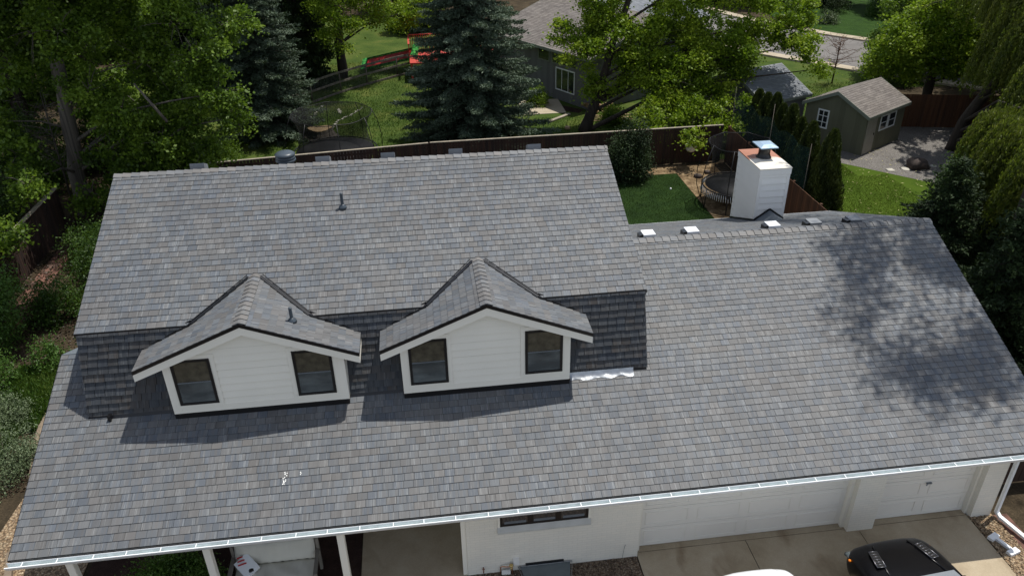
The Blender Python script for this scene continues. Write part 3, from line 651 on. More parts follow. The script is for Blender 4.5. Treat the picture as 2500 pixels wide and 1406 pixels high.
def dormer(cx, x0, x1, wins, seed):
    zb = 3.657
    mb = MB(); prof = [(x0, zb), (x1, zb), (x1, ZA-sdm*(x1-cx)-.1), (cx, ZA-.1), (x0, ZA-sdm*(cx-x0)-.1)]
    mb.prism([(a, YD, b) for a, b in prof], (0, 1.2, 0)); D = mb.build('dormer', M_white, H)
    mb = MB(); mb.box((x0, YD-.03, zb-.13), (x1, YD+.1, zb-.002)); mb.box((x0-.02, YD+.1, zb-.1), (x0-.002, YD+.25, zb+.1)); mb.build('base_flashing', M_drip, D)
    # lap siding between the trim boards
    tw = .17
    P = [(x0+tw, zb+.15), (x1-tw, zb+.15), (x1-tw, ZA-sdm*(x1-tw-cx)-.14), (cx, ZA-.14), (x0+tw, ZA-sdm*(cx-x0-tw)-.14)]
    vs = []
    tiles('siding', (0, YD-.002, 0), (1, 0, 0), (0, 0, 1), [P], M_white, D, ex=.172, wd=60, th=.024, gap=0, lift=.001, seed=seed, jitter=0)
    lap_shade(D, (0, YD-.002, 0), (1, 0, 0), x0+tw, x1-tw, zb+.16, ZA-.2, .172, lambda u: ZA-sdm*abs(u-cx)-.16)
    mb = MB(); mb.box((x0-.002, YD-.03, zb), (x0+tw, YD-.0025, ZA-sdm*(cx-x0)-.12)); mb.box((x1-tw, YD-.03, zb), (x1+.002, YD-.0025, ZA-sdm*(x1-cx)-.12)); mb.box((x0+tw+.001, YD-.028, zb), (x1-tw-.001, YD-.0025, zb+.15))
    mb.build('trim_board', M_white, D)
    for (a, b, za, zc) in wins:
        mb = MB(); f = .055
        mb.box((a, YD-.05, za), (b, YD-.02, za+f)); mb.box((a, YD-.05, zc-f), (b, YD-.02, zc)); mb.box((a, YD-.05, za+f), (a+f, YD-.02, zc-f)); mb.box((b-f, YD-.05, za+f), (b, YD-.02, zc-f))
        w_ = mb.build('dormer_window', M_drip, H)
        mid = (za+zc)/2
        mb = MB(); mb.box((a+f, YD-.034, mid+.012), (b-f, YD-.0305, zc-f)); mb.build('upper_pane', M_glass_b, w_)
        mb = MB(); mb.box((a+f, YD-.038, za+f), (b-f, YD-.034, mid-.012)); mb.build('lower_pane', M_glass_g, w_)
        mb = MB(); mb.box((a+f, YD-.045, mid-.012), (b-f, YD-.0385, mid+.012)); mb.build('meeting_rail', M_grey, w_)
        mb = MB(); t = .09
        mb.box((a-t, YD-.035, za-t), (b+t, YD-.0195, za-.001)); mb.box((a-t, YD-.035, zc+.001), (b+t, YD-.0195, min(zc+t, ZE+.4)))
        mb.box((a-t, YD-.034, za), (a-.001, YD-.019, zc)); mb.box((b+.001, YD-.034, za), (b+t, YD-.019, zc)); mb.build('window_trim', M_white, w_)
    # roof planes
    yE = ymz(ZE); xm = (ZA-ZF)/sdm
    for s, nm in ((-1, 'dormer_roof_left'), (1, 'dormer_roof_right')):
        tip = [(0, YFd, ZA), (s*HW, YFd, ZE), (s*HW, yE, ZE), (s*xm, UF, ZF), (0, YRd, ZA)]
        mb = MB(); mb.prism([(cx+a, b, c-.004) for a, b, c in tip], (0, 0, -.1)); rf = mb.build('dormer_roof', M_under, D)
        # uv: u along y (towards the back for s=1), v upslope
        O = Vector((cx+s*HW, 0, ZE)); U = Vector((0, 1, 0)) if s > 0 else Vector((0, -1, 0)); V = Vector((-s, 0, sdm))
        uu = lambda y: y if s > 0 else -y
        vb = (HW-xm)*kd
        P = [(uu(YFd-.01), 0), (uu(yE+.04), 0), (uu(UF+.03), vb), (uu(YFd-.01), vb)]
        P2 = [(uu(YFd-.01), vb), (uu(UF+.03), vb), (uu(YRd+.03), HW*kd), (uu(YFd-.01), HW*kd)]
        tiles('dormer_tiles', O, U, V, [P, P2], M_slate, D, seed=seed+s, th=.014)
        # black valley / step flashing at the back edge and black drip + white fascia in front
        mb = MB()
        n_ = Vector((-s*sdm, 0, -1)).normalized()*-1
        mb.beam((cx+s*HW, yE+.03, ZE+.03), (cx+s*xm, UF+.0, ZF+.035), .07, .03); mb.beam((cx+s*xm, UF, ZF+.035), (cx+s*.12, YRd-.12, ZA-.02), .075, .025)
        mb.beam((cx+s*HW, yE+.09, ZE+.05), (cx+s*xm, UF+.06, ZF+.06), .02, .05); mb.beam((cx+s*xm, UF+.06, ZF+.05), (cx+s*.16, YRd-.05, ZA-.02), .02, .04)
        mb.build('valley_flashing', M_drip, D)
        mb = MB(); fx = s*HW
        mb.prism([(cx, YFd-.025, ZA+.01), (cx+fx, YFd-.025, ZE+.01), (cx+fx, YFd-.025, ZE-.07), (cx, YFd-.025, ZA-.07)], (0, .03, 0)); mb.build('dormer_drip', M_drip, D)
        mb = MB(); mb.prism([(cx, YFd-.014, ZA-.0705), (cx+fx, YFd-.014, ZE-.0705), (cx+fx, YFd-.014, ZE-.235), (cx, YFd-.014, ZA-.255)], (0, .035, 0))
        mb.box((cx+fx-s*.02, YFd+.022, ZE-.23), (cx+fx, yE-.05, ZE-.11)); mb.prism([(cx+s*.01, YFd+.022, ZA-.18), (cx+fx-s*.02, YFd+.022, ZE-.17), (cx+fx-s*.02, YD-.04, ZE-.17), (cx+s*.01, YD-.04, ZA-.18)], (0, 0, -.012))
        mb.build('fascia_board', M_white, D)
    caps('ridge_cap', (cx, YFd-.01, ZA), (cx, YRd+.05, ZA), (-1, 0, -sdm), (1, 0, -sdm), .14, .17, M_cap, D, seed)
    return D
dormer(-7.8145, -9.4966, -5.953, [(-9.33, -8.562, 3.868, 4.965), (-6.965, -6.188, 3.86, 4.965)], 41)
dormer(-3.0094, -4.8117, -1.2562, [(-4.648, -3.853, 3.868, 4.975), (-2.222, -1.42, 3.893, 4.985)], 51)
# --- vents and pipes
def vent_pipe(x, y, z, h, base_n):
    mb = MB(); mb.tube([(x, y, z-.05), (x, y, z+h)], .035, 12, cap=False); mb.tube([(x, y, z+h-.005), (x, y, z+h+.0)], .035, 12); p = mb.build('vent_pipe', M_vblue, H)
    mb = MB(); mb.lathe([(.1, -.03), (.085, .02), (.05, .05), (.04, .07)], (x, y, z-.0), 16); mb.build('pipe_boot', M_vblue, p)
vent_pipe(-5.96, 5.35, ZF+S2*(5.35-UF)+.03, .34, 0)
vent_pipe(-6.92, 2.25, ZA-sdm*(.9)+.02, .3, 0)
for x in (-9.5, -6.5, -4.9, -3.2, -1.2):
    zz = ZU-S2*(.52); mb = MB(); mb.prism([(x-.17, 7.15, zz-.02), (x-.17, 7.5, zz-.2), (x-.17, 7.5, zz+.1), (x-.17, 7.2, zz+.235)], (.34, 0, 0)); mb.build('box_vent', M_ventg, H)
mb = MB(); mb.lathe([(.2, -.3), (.2, 0.02), (.26, .03), (.26, .07), (.21, .08), (.25, .1), (.25, .14), (.21, .15), (.25, .17), (.26, .21), (.2, .25), (.1, .27), (.001, .28)], (-7.56, 8.2, 6.62), 24); mb.build('round_vent', M_vblue, H)
for i, x in enumerate((1.52, 2.68, 4.88, 6.02, 7.14)):
    yv = 6.0; zc = ZR-SB*(yv-YR); mt = M_vwhite if i < 3 else M_ventg
    mb = MB(); mb.prism([(x-.08, yv-.15, zc+.13), (x+.24, yv-.15, zc+.13), (x+.24, yv+.17, zc+.12), (x-.08, yv+.17, zc+.12)], (0, 0, -.15)); v = mb.build('roof_vent', mt, H)
    mb = MB(); mb.prism([(x-.17, yv-.12, zc+.11), (x-.081, yv-.12, zc+.13), (x-.081, yv+.14, zc+.09), (x-.17, yv+.14, zc+.07)], (0, 0, -.14)); mb.build('vent_throat', M_drip, v)
# bird droppings on the lower slope
rng = random.Random(4); mb = MB()
for (cx, cy, n, r) in ((-7.22, .46, 12, .03), (-6.93, .45, 4, .03), (-7.25, .32, 14, .032)):
    for _ in range(n):
        x = cx+rng.gauss(0, r*.5); y = cy+rng.gauss(0, r); rr = rng.uniform(.004, .013); z = lz(y)+.024
        mb.add([(x+rr*math.cos(t)*rng.uniform(.7, 1.3), y+rr*math.sin(t)*rng.uniform(.7, 1.5), z+S1*rr*math.sin(t)) for t in [k*math.pi/3 for k in range(6)]], [(0, 1, 2, 3, 4, 5)])
mb.build('bird_dropping', simple('chalk_white', (.75, .75, .72), .8), H, fix=False)
# --- chimney on the back slope
kx0, kx1, ky0, ky1, kz = 5.5768, 6.5047, 8.4266, 10.066, 5.4814
mb = MB(); mb.box((kx0+.03, ky0+.03, 2.9), (kx1-.03, ky1-.03, kz-.02)); CH = mb.build('chimney', M_white2, H)
for (O, U, a, sd_) in (((kx0, ky0+.03, 0), (1, 0, 0), kx1-kx0, 1), ((kx0+.03, ky1, 0), (0, -1, 0), ky1-ky0, 2), ((kx1-.03, ky0, 0), (0, 1, 0), ky1-ky0, 3)):
    tiles('chimney_siding', O, U, (0, 0, 1), [[(.09, 2.9), (a-.09, 2.9), (a-.09, kz-.2), (.09, kz-.2)]], M_white2, CH, ex=.2, wd=60, th=.034, gap=0, lift=.002, seed=sd_, jitter=0); lap_shade(CH, O, U, .09, a-.09, 2.95, kz-.22, .2)
mb = MB()
for x in (kx0, kx1-.09):
    for y in (ky0, ky1-.09): mb.box((x, y, 2.9), (x+.09, y+.09, kz-.2))
mb.box((kx0-.012, ky0-.012, kz-.2), (kx1+.012, ky1+.012, kz-.03)); mb.build('corner_board', M_white2, CH)
mb = MB(); mb.prism([(kx0-.02, ky0-.02, kz-.0295), (kx1+.02, ky0-.02, kz-.0295), (kx1+.02, ky1+.02, kz-.0295), (kx0-.02, ky1+.02, kz-.0295)], (0, 0, .03))
cx, cy = 6.0, 9.25
mb.add([(kx0-.02, ky0-.02, kz+.001), (kx1+.02, ky0-.02, kz+.001), (kx1+.02, ky1+.02, kz+.001), (kx0-.02, ky1+.02, kz+.001), (cx-.22, cy-.3, kz+.05), (cx+.22, cy-.3, kz+.05), (cx+.22, cy+.3, kz+.05), (cx-.22, cy+.3, kz+.05)], [(0, 1, 5, 4), (1, 2, 6, 5), (2, 3, 7, 6), (3, 0, 4, 7), (4, 5, 6, 7)])
mb.build('chimney_pan', M_rust, CH)
mb = MB(); mb.lathe([(.25, .03), (.2, .08), (.17, .16), (.17, .3), (.23, .38)], (cx, cy, kz), 16); mb.build('flue', M_drip, CH)
mb = MB(); zc = kz+.4; a = .27; b = .32
mb.add([(cx-a, cy-b, zc), (cx+a, cy-b, zc), (cx+a, cy+b, zc), (cx-a, cy+b, zc), (cx-a, cy-b, zc+.03), (cx+a, cy-b, zc+.03), (cx+a, cy+b, zc+.03), (cx-a, cy+b, zc+.03), (cx-.12, cy-.15, zc+.08), (cx+.12, cy-.15, zc+.08), (cx+.12, cy+.15, zc+.08), (cx-.12, cy+.15, zc+.08)],
       [(3, 2, 1, 0), (0, 1, 5, 4), (1, 2, 6, 5), (2, 3, 7, 6), (3, 0, 4, 7), (4, 5, 9, 8), (5, 6, 10, 9), (6, 7, 11, 10), (7, 4, 8, 11), (8, 9, 10, 11)]); mb.build('chimney_cap', M_blue, CH)
zbk = lambda y: ZR-SB*(y-YR)
mb = MB(); mb.add([(kx0+.02, ky0, zbk(ky0)+.01), (kx1-.0, ky0, zbk(ky0)+.01), ((kx0+kx1)/2, ky0, zbk(ky0)+.33), ((kx0+kx1)/2, ky0-.75, zbk(ky0-.75)+.01)], [(0, 3, 2), (3, 1, 2), (0, 2, 1), (0, 1, 3)]); mb.build('chimney_cricket', M_grey, CH)
mb = MB(); mb.beam((kx0+.0, ky0-.015, zbk(ky0)+.03), ((kx0+kx1)/2, ky0-.015, zbk(ky0)+.36), .02, .05); mb.beam((kx1+.0, ky0-.015, zbk(ky0)+.03), ((kx0+kx1)/2, ky0-.015, zbk(ky0)+.36), .02, .05)
mb.beam((kx0-.01, ky0, zbk(ky0)+.03), (kx0-.01, ky1, zbk(ky1)+.03), .02, .07); mb.build('chimney_flashing', M_drip, CH)

# ================================================================== FENCES
def board_fence(name, A, B, label, group=None, h=1.8, mat=M_fence, cap=M_capw, gaps=.012, capw=.09):
    A = Vector(A); B = Vector(B); d = (B-A); ln = d.length; d.normalize()
    F = thing(name, (A.x, A.y, 0), label, 'fence', group, math.atan2(d.y, d.x)); rng = random.Random(int(ln*10))
    mb = MB(); x = 0
    while x < ln: mb.box((x+gaps/2, -.012+rng.uniform(-.003, .003), .03), (min(x+.14, ln)-gaps/2, .012, h-rng.uniform(.0, .012))); x += .14
    mb.build('board_panel', mat, F, False)
    mb = MB()
    for z in (.3, h-.25): mb.box((0, .0125, z), (ln, .05, z+.09))
    mb.build('rail', mat, F, False)
    x = 0
    while x <= ln+.01:
        mb = MB(); mb.box((x-.05, .051, 0), (x+.05, .14, h-.01)); mb.build('post', mat, F, False); x += ln/max(1, round(ln/2.4))
    if cap: mb = MB(); mb.box((0, -capw/2, h+.001), (ln, capw/2+.02, h+.035)); mb.build('cap_board', cap, F, False)
    return F
board_fence('wood_fence', (-13.2, 21.75), (-3.7, 22.75), 'dark board fence with pale top rail behind the main roof, left of the blue spruce')
board_fence('wood_fence', (-3.6, 22.78), (10.4, 22.95), 'dark brown board fence running below the maple tree to the netted corner')
board_fence('wood_fence', (10.6, 22.8), (10.6, 9.0), 'red brown board fence dropping behind the right side of the chimney', mat=M_fence2, cap=None)
board_fence('wood_fence', (-18.85, 3.0), (-18.85, 19.9), 'shaded board fence with a pale weathered cap at the left edge beside the flagstone path', capw=.16)
board_fence('wood_fence', (21.0, 26.4), (27, 25.0), 'brown board fence at the back of the gravel patio behind the willow', mat=M_fence2, cap=None)
board_fence('wood_fence', (8.52, .9), (12.5, .9), 'very dark wooden gate fence beside the right garage pillar', cap=M_capw, h=1.7)
# split rail fence
F = thing('rail_fence', (-10.35, 36.35, 0), 'weathered three rail fence crossing the neighbour lawn in front of the red slide', 'fence')
fp = [(-12.1, 35.0), (-10.35, 36.35), (-8.75, 38.3), (-7.16, 39.9), (-5.2, 41.6), (-3.2, 43.2)]
for x, y in fp: mb = MB(); mb.tube([(x, y, 0), (x, y, 1.35)], .05, 7); mb.build('post', M_rail, F)
for a, b in zip(fp[:-1], fp[1:]):
    for z in (.08, .72, 1.3): mb = MB(); mb.beam((a[0], a[1]-.06, z), (b[0], b[1]-.06, z+.01), .05, .12); mb.build('rail', M_rail, F)
mb = MB()
for a, b in zip(fp[:-1], fp[1:]): mb.add([(a[0], a[1], .1), (b[0], b[1], .1), (b[0], b[1], 1.3), (a[0], a[1], 1.3)], [(0, 1, 2, 3)])
mb.build('wire_mesh', M_netw, F)
# teal net on poles above the side fence
Nn = thing('sports_net', (10.75, 19, 0), 'teal mesh net strung on thin poles above the side fence', 'net')
mb = MB(); vs = []; fs = []
ys = [22.8, 21, 19, 17, 15.2, 15.0]
rng = random.Random(2)
g = 14
for i in range(g+1):
    y = 22.7-(22.7-15.1)*i/g
    for j in range(6): z = 1.2+(3.45-1.2-.25*math.sin(i*.9)**2*(j == 5))*j/5; vs.append((10.72+.05*math.sin(i*1.3+j), y, z))
for i in range(g):
    for j in range(5): fs.append((i*6+j, (i+1)*6+j, (i+1)*6+j+1, i*6+j+1))
mb.add(vs, fs, True); mb.build('mesh_sheet', M_nett, Nn)
for y, h in ((22.7, 3.7), (18.6, 4.1), (15.1, 3.6)): mb = MB(); mb.tube([(10.7, y, 0), (10.7, y, h)], .011, 6); mb.build('pole', M_rail, Nn)

# ================================================================== TRAMPOLINES
def trampoline(cx, cy, r, h, label, nh=1.85, enc=True, band=None, mat=M_netb):
    Tt = thing('trampoline', (cx, cy, 0), label, 'trampoline')
    mb = MB(); mb.lathe([(.001, -.004), (r-.12, -.004), (r-.12, .004), (.001, .006)], (cx, cy, h), 40); mb.build('mat', M_matb, Tt)
    mb = MB(); pts = [(cx+r*math.cos(t), cy+r*math.sin(t), h) for t in [2*math.pi*k/48 for k in range(49)]]; mb.tube(pts, .03, 8); mb.build('frame_ring', M_blackm, Tt)
    for k in range(8):
        t = 2*math.pi*k/8+.2; mb = MB(); mb.tube([(cx+r*math.cos(t), cy+r*math.sin(t), h), (cx+(r+.05)*math.cos(t), cy+(r+.05)*math.sin(t), 0)], .022, 6); mb.build('leg', M_blackm, Tt)
    mb = MB()
    if band:
        for k in range(90):
            t = 2*math.pi*k/90; mb.tube([(cx+(r-.02)*math.cos(t), cy+(r-.02)*math.sin(t), h-.01), (cx+(r+.06)*math.cos(t+.03), cy+(r+.06)*math.sin(t+.03), h-.3)], .012, 5)
        mb.build('spring_rod', M_gut, Tt)['kind'] = 'stuff'
    for k in range(8):
        t = 2*math.pi*k/8+.2; rr = r+.05
        prof = [(rr, 0), (rr+.22, .6), (rr+.26, 1.3), (rr+.1, 2.1), (r-.08, h+nh)]
        mb = MB(); mb.tube([(cx+a*math.cos(t), cy+a*math.sin(t), z) for a, z in prof], .018, 6); mb.build('net_pole', M_blackm, Tt)
    mb = MB(); mb.tube([(cx+(r-.1)*math.cos(t), cy+(r-.1)*math.sin(t), h+nh-.06*abs(math.sin(4*(t-.2)))) for t in [2*math.pi*k/64 for k in range(65)]], .015, 5); mb.build('top_hoop', M_blackm, Tt)
    vs = []; fs = []; g = 48
    for j in range(7):
        z = h+nh*j/6; w_ = 1-.16*math.sin(math.pi*j/6)
        for k in range(g): t = 2*math.pi*k/g; vs.append((cx+(r-.1)*w_*math.cos(t), cy+(r-.1)*w_*math.sin(t), z))
    for j in range(6):
        for k in range(g): k2 = (k+1) % g; fs.append((j*g+k, j*g+k2, (j+1)*g+k2, (j+1)*g+k))
    mb = MB(); mb.add(vs, fs, True); mb.build('safety_net', mat, Tt)
    return Tt
trampoline(-8.15, 25.4, 2.0, .8, 'round black trampoline with a drooping safety net standing behind the back fence beside the stump')
trampoline(9.22, 18.05, 1.4, .85, 'black trampoline with white rim rods half hidden behind the white chimney', nh=1.9, band=True)

# ================================================================== SLIDE AND DECK
S = thing('slide', (-7.2, 44.2, 0), 'red watermelon slide with green ends leaning against the red deck', 'slide')
a0, a1 = Vector((-7.35, 44.2, .3)), Vector((-3.9, 42.3, 1.35)); dv = (a1-a0).normalized(); sd_ = dv.cross(Vector((0, 0, 1))).normalized(); sd_ = (sd_*math.cos(.65)-sd_.cross(dv).normalized()*math.sin(.65)*(1 if sd_.y < 0 else -1)).normalized()
if sd_.y*sd_.z < 0: sd_ = Vector((sd_.x, sd_.y, -sd_.z))
def quadst(mb, t0, t1, w, z=0, th=.05):
    P = lambda t, s: a0+(a1-a0)*t+sd_*s*w+Vector((0, 0, z))
    mb.prism([P(t0, -1), P(t1, -1), P(t1, 1), P(t0, 1)], (0, 0, -th))
mb = MB(); quadst(mb, .0, .97, .42); mb.build('slide_bed', M_red, S)
mb = MB(); quadst(mb, .93, 1.06, .5, .25, .3); mb.build('slide_top', M_green, S)
mb = MB(); quadst(mb, -.1, .0, .5, .06, .16); mb.beam(a0+sd_*.44+Vector((0, 0, .02)), a1+sd_*.44+Vector((0, 0, .02)), .05, .16); mb.beam(a0-sd_*.44+Vector((0, 0, .02)), a1-sd_*.44+Vector((0, 0, .02)), .05, .16); mb.build('slide_edge', M_green, S)
mb = MB(); mb.beam((-6.9, 43.9, 0), (-6.9, 43.9, .4), .07, .07); mb.beam((-5.4, 43.1, 0), (-5.4, 43.1, .8), .07, .07); mb.build('slide_leg', M_rail, S)
Dk = thing('deck', (-2.5, 42.5, 0), 'red painted wooden deck with slatted railing behind the large blue spruce', 'deck')
mb = MB(); mb.box((-4.3, 40.0, 1.15), (1.5, 43.8, 1.25)); mb.build('deck_floor', M_redw, Dk)
rl = [((-4.3, 40.9), (-4.3, 43.8)), ((-4.3, 43.8), (1.5, 43.8)), ((-2.6, 40.0), (1.5, 40.0))]
for (p, q_) in rl:
    mb = MB(); p3 = Vector((*p, 0)); q3 = Vector((*q_, 0)); ln = (q3-p3).length; n = int(ln/.14)
    mb.beam(p3+Vector((0, 0, 2.25)), q3+Vector((0, 0, 2.25)), .12, .05)
    for i in range(n+1):
        c = p3.lerp(q3, i/n); mb.box((c.x-.02, c.y-.02, 1.25), (c.x+.02, c.y+.02, 2.22))
    mb.build('railing', M_redw, Dk)
for x in (-4.2, -1.3, 1.4):
    for y in (40.1, 43.7): mb = MB(); mb.box((x-.06, y-.06, 0), (x+.06, y+.06, 1.15)); mb.build('deck_post', M_redw, Dk)

# ================================================================== YARD THINGS
rng = random.Random(3)
St = thing('tree_stump', (-9.3, 29.6, 0), 'wide sawn tree stump with a pale flat top on the lawn behind the trampoline', 'stump')
mb = MB(); seg = 22; vs = []
pr = [(1.0, 0), (.8, .18), (.68, .4), (.64, .55)]
w_ = [1+.14*math.sin(3*k*2*math.pi/seg)+rng.uniform(-.06, .06) for k in range(seg)]
for r, z in pr:
    for k in range(seg): t = 2*math.pi*k/seg; vs.append((-9.3+r*w_[k]*math.cos(t)*.95, 29.6+r*w_[k]*math.sin(t)*.8, z))
mb.add(vs, [(i*seg+k, i*seg+(k+1) % seg, (i+1)*seg+(k+1) % seg, (i+1)*seg+k) for i in range(3) for k in range(seg)]); mb.build('stump_bark', M_bark, St)
mb = MB(); vs = [(-9.3+.63*w_[k]*math.cos(2*math.pi*k/seg)*.95, 29.6+.63*w_[k]*math.sin(2*math.pi*k/seg)*.8, .552) for k in range(seg)]; mb.prism(vs, (0, 0, .03)); mb.build('stump_top', M_stump, St)
# rows of white stones on the neighbour lawn
def stones(line, n, label):
    mb = MB(); pts = [Vector((*p, .02)) for p in line]
    for i in range(n):
        t = i/(n-1)*(len(pts)-1); k = min(int(t), len(pts)-2); p = pts[k].lerp(pts[k+1], t-k)
        mb.rock((p.x+rng.uniform(-.06, .06), p.y+rng.uniform(-.06, .06), .03), rng.uniform(.04, .1), rng, .5, 6)
    o = mb.build('stone_row', M_stone); tag(o, label, 'stones')
stones([(-9.7, 35.6), (-10.0, 34), (-10.4, 32.4)], 26, 'short row of pale stones on the lawn left of the trampoline net')
stones([(-7.3, 34.75), (-7.9, 33.5), (-8.6, 32.4), (-8.9, 30.8)], 34, 'longest line of pale stones seen through the trampoline net')
stones([(-8.7, 34.7), (-8.5, 33.9)], 10, 'short middle cluster of pale stones above the stump')
# logs and cut branches under the maple
mb = MB()
for i in range(26):
    x = 6.2+rng.uniform(-.6, 1.0); y = 31.6+rng.uniform(-.5, .5); a = rng.uniform(0, 3.14); l = rng.uniform(.15, .35); z = rng.uniform(.06, .4)
    mb.tube([(x-l*math.cos(a), y-l*math.sin(a), z), (x+l*math.cos(a), y+l*math.sin(a), z+rng.uniform(-.05, .08))], rng.uniform(.05, .1), 7)
tag(mb.build('log_pile', M_log), 'heap of short split logs on the grass behind the maple trunk', 'logs')
mb = MB()
for i in range(12):
    x = 6.6+rng.uniform(-.8, .9); y = 30.2+rng.uniform(-.4, .5); a = -.45+rng.uniform(-.4, .4); l = rng.uniform(.5, 1.)
    mb.tube([(x-l*math.cos(a), y-l*math.sin(a), .05), (x+l*math.cos(a), y+l*math.sin(a), .12)], .03, 5)
tag(mb.build('branch_heap', M_stump), 'long thin cut branches lying on the lawn right of the maple trunk', 'branches')
mb = MB(); mb.beam((3.2, 30.2, .06), (4.6, 31.4, .06), .2, .07); tag(mb.build('plank', M_capw), 'pale plank lying on the lawn left of the maple trunk', 'plank')
mb = MB(); mb.lathe([(.17, 0), (.15, .16), (.001, .17)], (4.0, 28.9, 0), 12); tag(mb.build('log_round', M_stump), 'single pale sawn log round at the foot of the maple', 'log')
# hanging planter on the fence
Pl = thing('hanging_planter', (8.75, 22.6, .9), 'white round planter hanging on the dark fence below the maple branches', 'planter')
mb = MB(); mb.lathe([(.16, 0), (.24, .1), (.27, .28), (.29, .3), (.27, .31)], (8.75, 22.55, .75), 20); mb.build('bowl', M_gut, Pl)
mb = MB(); mb.tube([(8.75, 22.78, 1.5), (8.75, 22.5, 1.45), (8.62, 22.5, 1.05)], .008, 5); mb.tube([(8.75, 22.5, 1.45), (8.9, 22.55, 1.05)], .008, 5); mb.build('hanger', M_blackm, Pl)
for k, (x, y, r) in enumerate(((19.3, 20.6, .55), (20.6, 19.9, .3), (8.7, 21.1, .2), (9.3, 21.5, .16))):
    mb = MB(); mb.rock((x, y, r*.3), r, rng, .6, 10); tag(mb.build('boulder', M_rock), ('large dark rock on the grey gravel in front of the shed door', 'smaller dark rock on the grey gravel under the willow', 'grey stepping rock in the mulch beside the trampoline', 'small round rock in the mulch near the hanging planter')[k], 'rock')
mb = MB(); 
for i in range(6): x = 17.9+i*.75; y = 20.6-.05*i+rng.uniform(-.2, .2); mb.rock((x, y, .01), rng.uniform(.18, .28), rng, .12, 8)
tag(mb.build('stepping_stones', M_stone), 'row of flat pale stepping stones across the grey gravel patio', 'stepping stones')
mb = MB(); mb.rock((7.0, 19.9, .03), .05, rng, 1, 8); tag(mb.build('ball', M_gut), 'tiny white ball on the shaded lawn beside the house', 'ball')
# downspout offcut on the chips
Pt = thing('pipe_fitting', (8.1, -.85, 0), 'white plastic pipe offcut with wide ends lying on the chips beside the driveway', 'pipe')
mb = MB(); mb.beam((8.05, -.62, .06), (8.2, -1.08, .06), .08, .06); mb.build('shaft', M_gut, Pt)
for (a, b) in (((7.92, -.7, .06), (8.16, -.6, .06)), ((8.05, -1.14, .06), (8.32, -1.06, .06))): mb = MB(); mb.beam(a, b, .13, .07); mb.build('pipe_end', M_gut, Pt)
mb = MB(); mb.beam((-15.3, 8.5, .05), (-14.75, 5.6, .05), .14, .12); tag(mb.build('edging_timber', M_timber), 'grey landscape timber between the grass and the house, upper one', 'timber')
mb = MB(); mb.beam((-14.7, 5.5, .05), (-14.2, 3.9, .05), .14, .12); tag(mb.build('edging_timber', M_timber), 'grey landscape timber beside the sage bush, middle one', 'timber')
mb = MB(); mb.beam((-13.9, 2.0, .05), (-13.3, .2, .05), .14, .12); tag(mb.build('edging_timber', M_timber), 'pale landscape timber in the tan gravel below the roof corner', 'timber')
# porch swing bench
B = thing('porch_bench', (-7.8, .35, 0), 'grey wooden porch bench with a white cushion between two posts', 'bench')
mb = MB(); mb.box((-8.65, -.02, .34), (-6.95, .62, .38)); mb.build('seat', M_bench, B)
mb = MB(); mb.prism([(-8.65, .6, .4), (-6.95, .6, .4), (-6.95, .78, .95), (-8.65, .78, .95)], (0, .03, .0)); mb.build('backrest', M_bench, B)
for x in (-8.68, -6.92):
    mb = MB(); mb.box((x-.03, -.06, 0), (x+.03, .02, .62)); mb.box((x-.03, .62, 0), (x+.03, .7, .95)); mb.box((x-.04, -.08, .62), (x+.04, .68, .66)); mb.build('armrest', M_bench, B)
def cushion(name, c, s, rot, parent=None, mat=M_cush):
    bm = bmesh.new(); bmesh.ops.create_grid(bm, x_segments=26, y_segments=12, size=1)
    rr = random.Random(9)
    top = []
    for v in bm.verts:
        e = max(abs(v.co.x), abs(v.co.y)); v.co.z = s[2]*(1-e**6)*(1+.12*math.sin(v.co.x*9+v.co.y*4))+.01*math.sin(v.co.x*31); v.co.x *= s[0]; v.co.y *= s[1]
    g = bmesh.ops.extrude_face_region(bm, geom=bm.faces[:])
    for v in [e for e in g['geom'] if isinstance(e, bmesh.types.BMVert)]: v.co.z = -.02
    bmesh.ops.recalc_face_normals(bm, faces=bm.faces)
    bm.transform(Matrix.Translation(c) @ Matrix.Rotation(rot, 4, 'X')); me = bpy.data.meshes.new(name); bm.to_mesh(me); bm.free()
    for p in me.polygons: p.use_smooth = True
    return link(name, me, mat, parent)
cushion('seat_cushion', (-7.8, .27, .42), (.83, .31, .09), 0, B)
cushion('back_cushion', (-7.8, .6, .74), (.83, .27, .08), R_(75), B)
bx = MB(); bx.beam((-8.5, .5, .72), (-8.22, .22, .56), .34, .09, (0, -.6, 1)); Bx = tag(bx.build('cardboard_box', M_gut), 'white printed box with red stripes lying on the left end of the porch bench', 'box')
mb = MB()
for k in range(3): mb.beam((-8.56+.02*k, .45-.07*k, .79-.03*k), (-8.4+.02*k, .53-.07*k, .765-.03*k), .03, .004, (0, -.6, 1))
mb.build('red_stripe', M_red, Bx)
mb = MB(); mb.rock((-8.26, .27, .615), .07, rng, .5, 12); mb.build('hand_hole', M_drip, Bx)
mb = MB(); mb.beam((-10.6, .9, .02), (-10.1, -.6, .3), .06, .05); mb.beam((-10.35, 1.0, .02), (-9.95, -.4, .3), .06, .05)
for t in (.25, .55, .85): mb.beam(Vector((-10.6, .9, .02)).lerp(Vector((-10.1, -.6, .3)), t), Vector((-10.35, 1.0, .02)).lerp(Vector((-9.95, -.4, .3)), t), .05, .04)
tag(mb.build('white_ladder', M_gut), 'short white painted ladder frame lying under the porch beside the left post', 'ladder')
mb = MB(); mb.box((-9.9, .35, 0), (-9.45, .85, .12)); tag(mb.build('paving_slab', M_walk), 'square pale slab on the dark porch bed behind the shrub', 'slab')

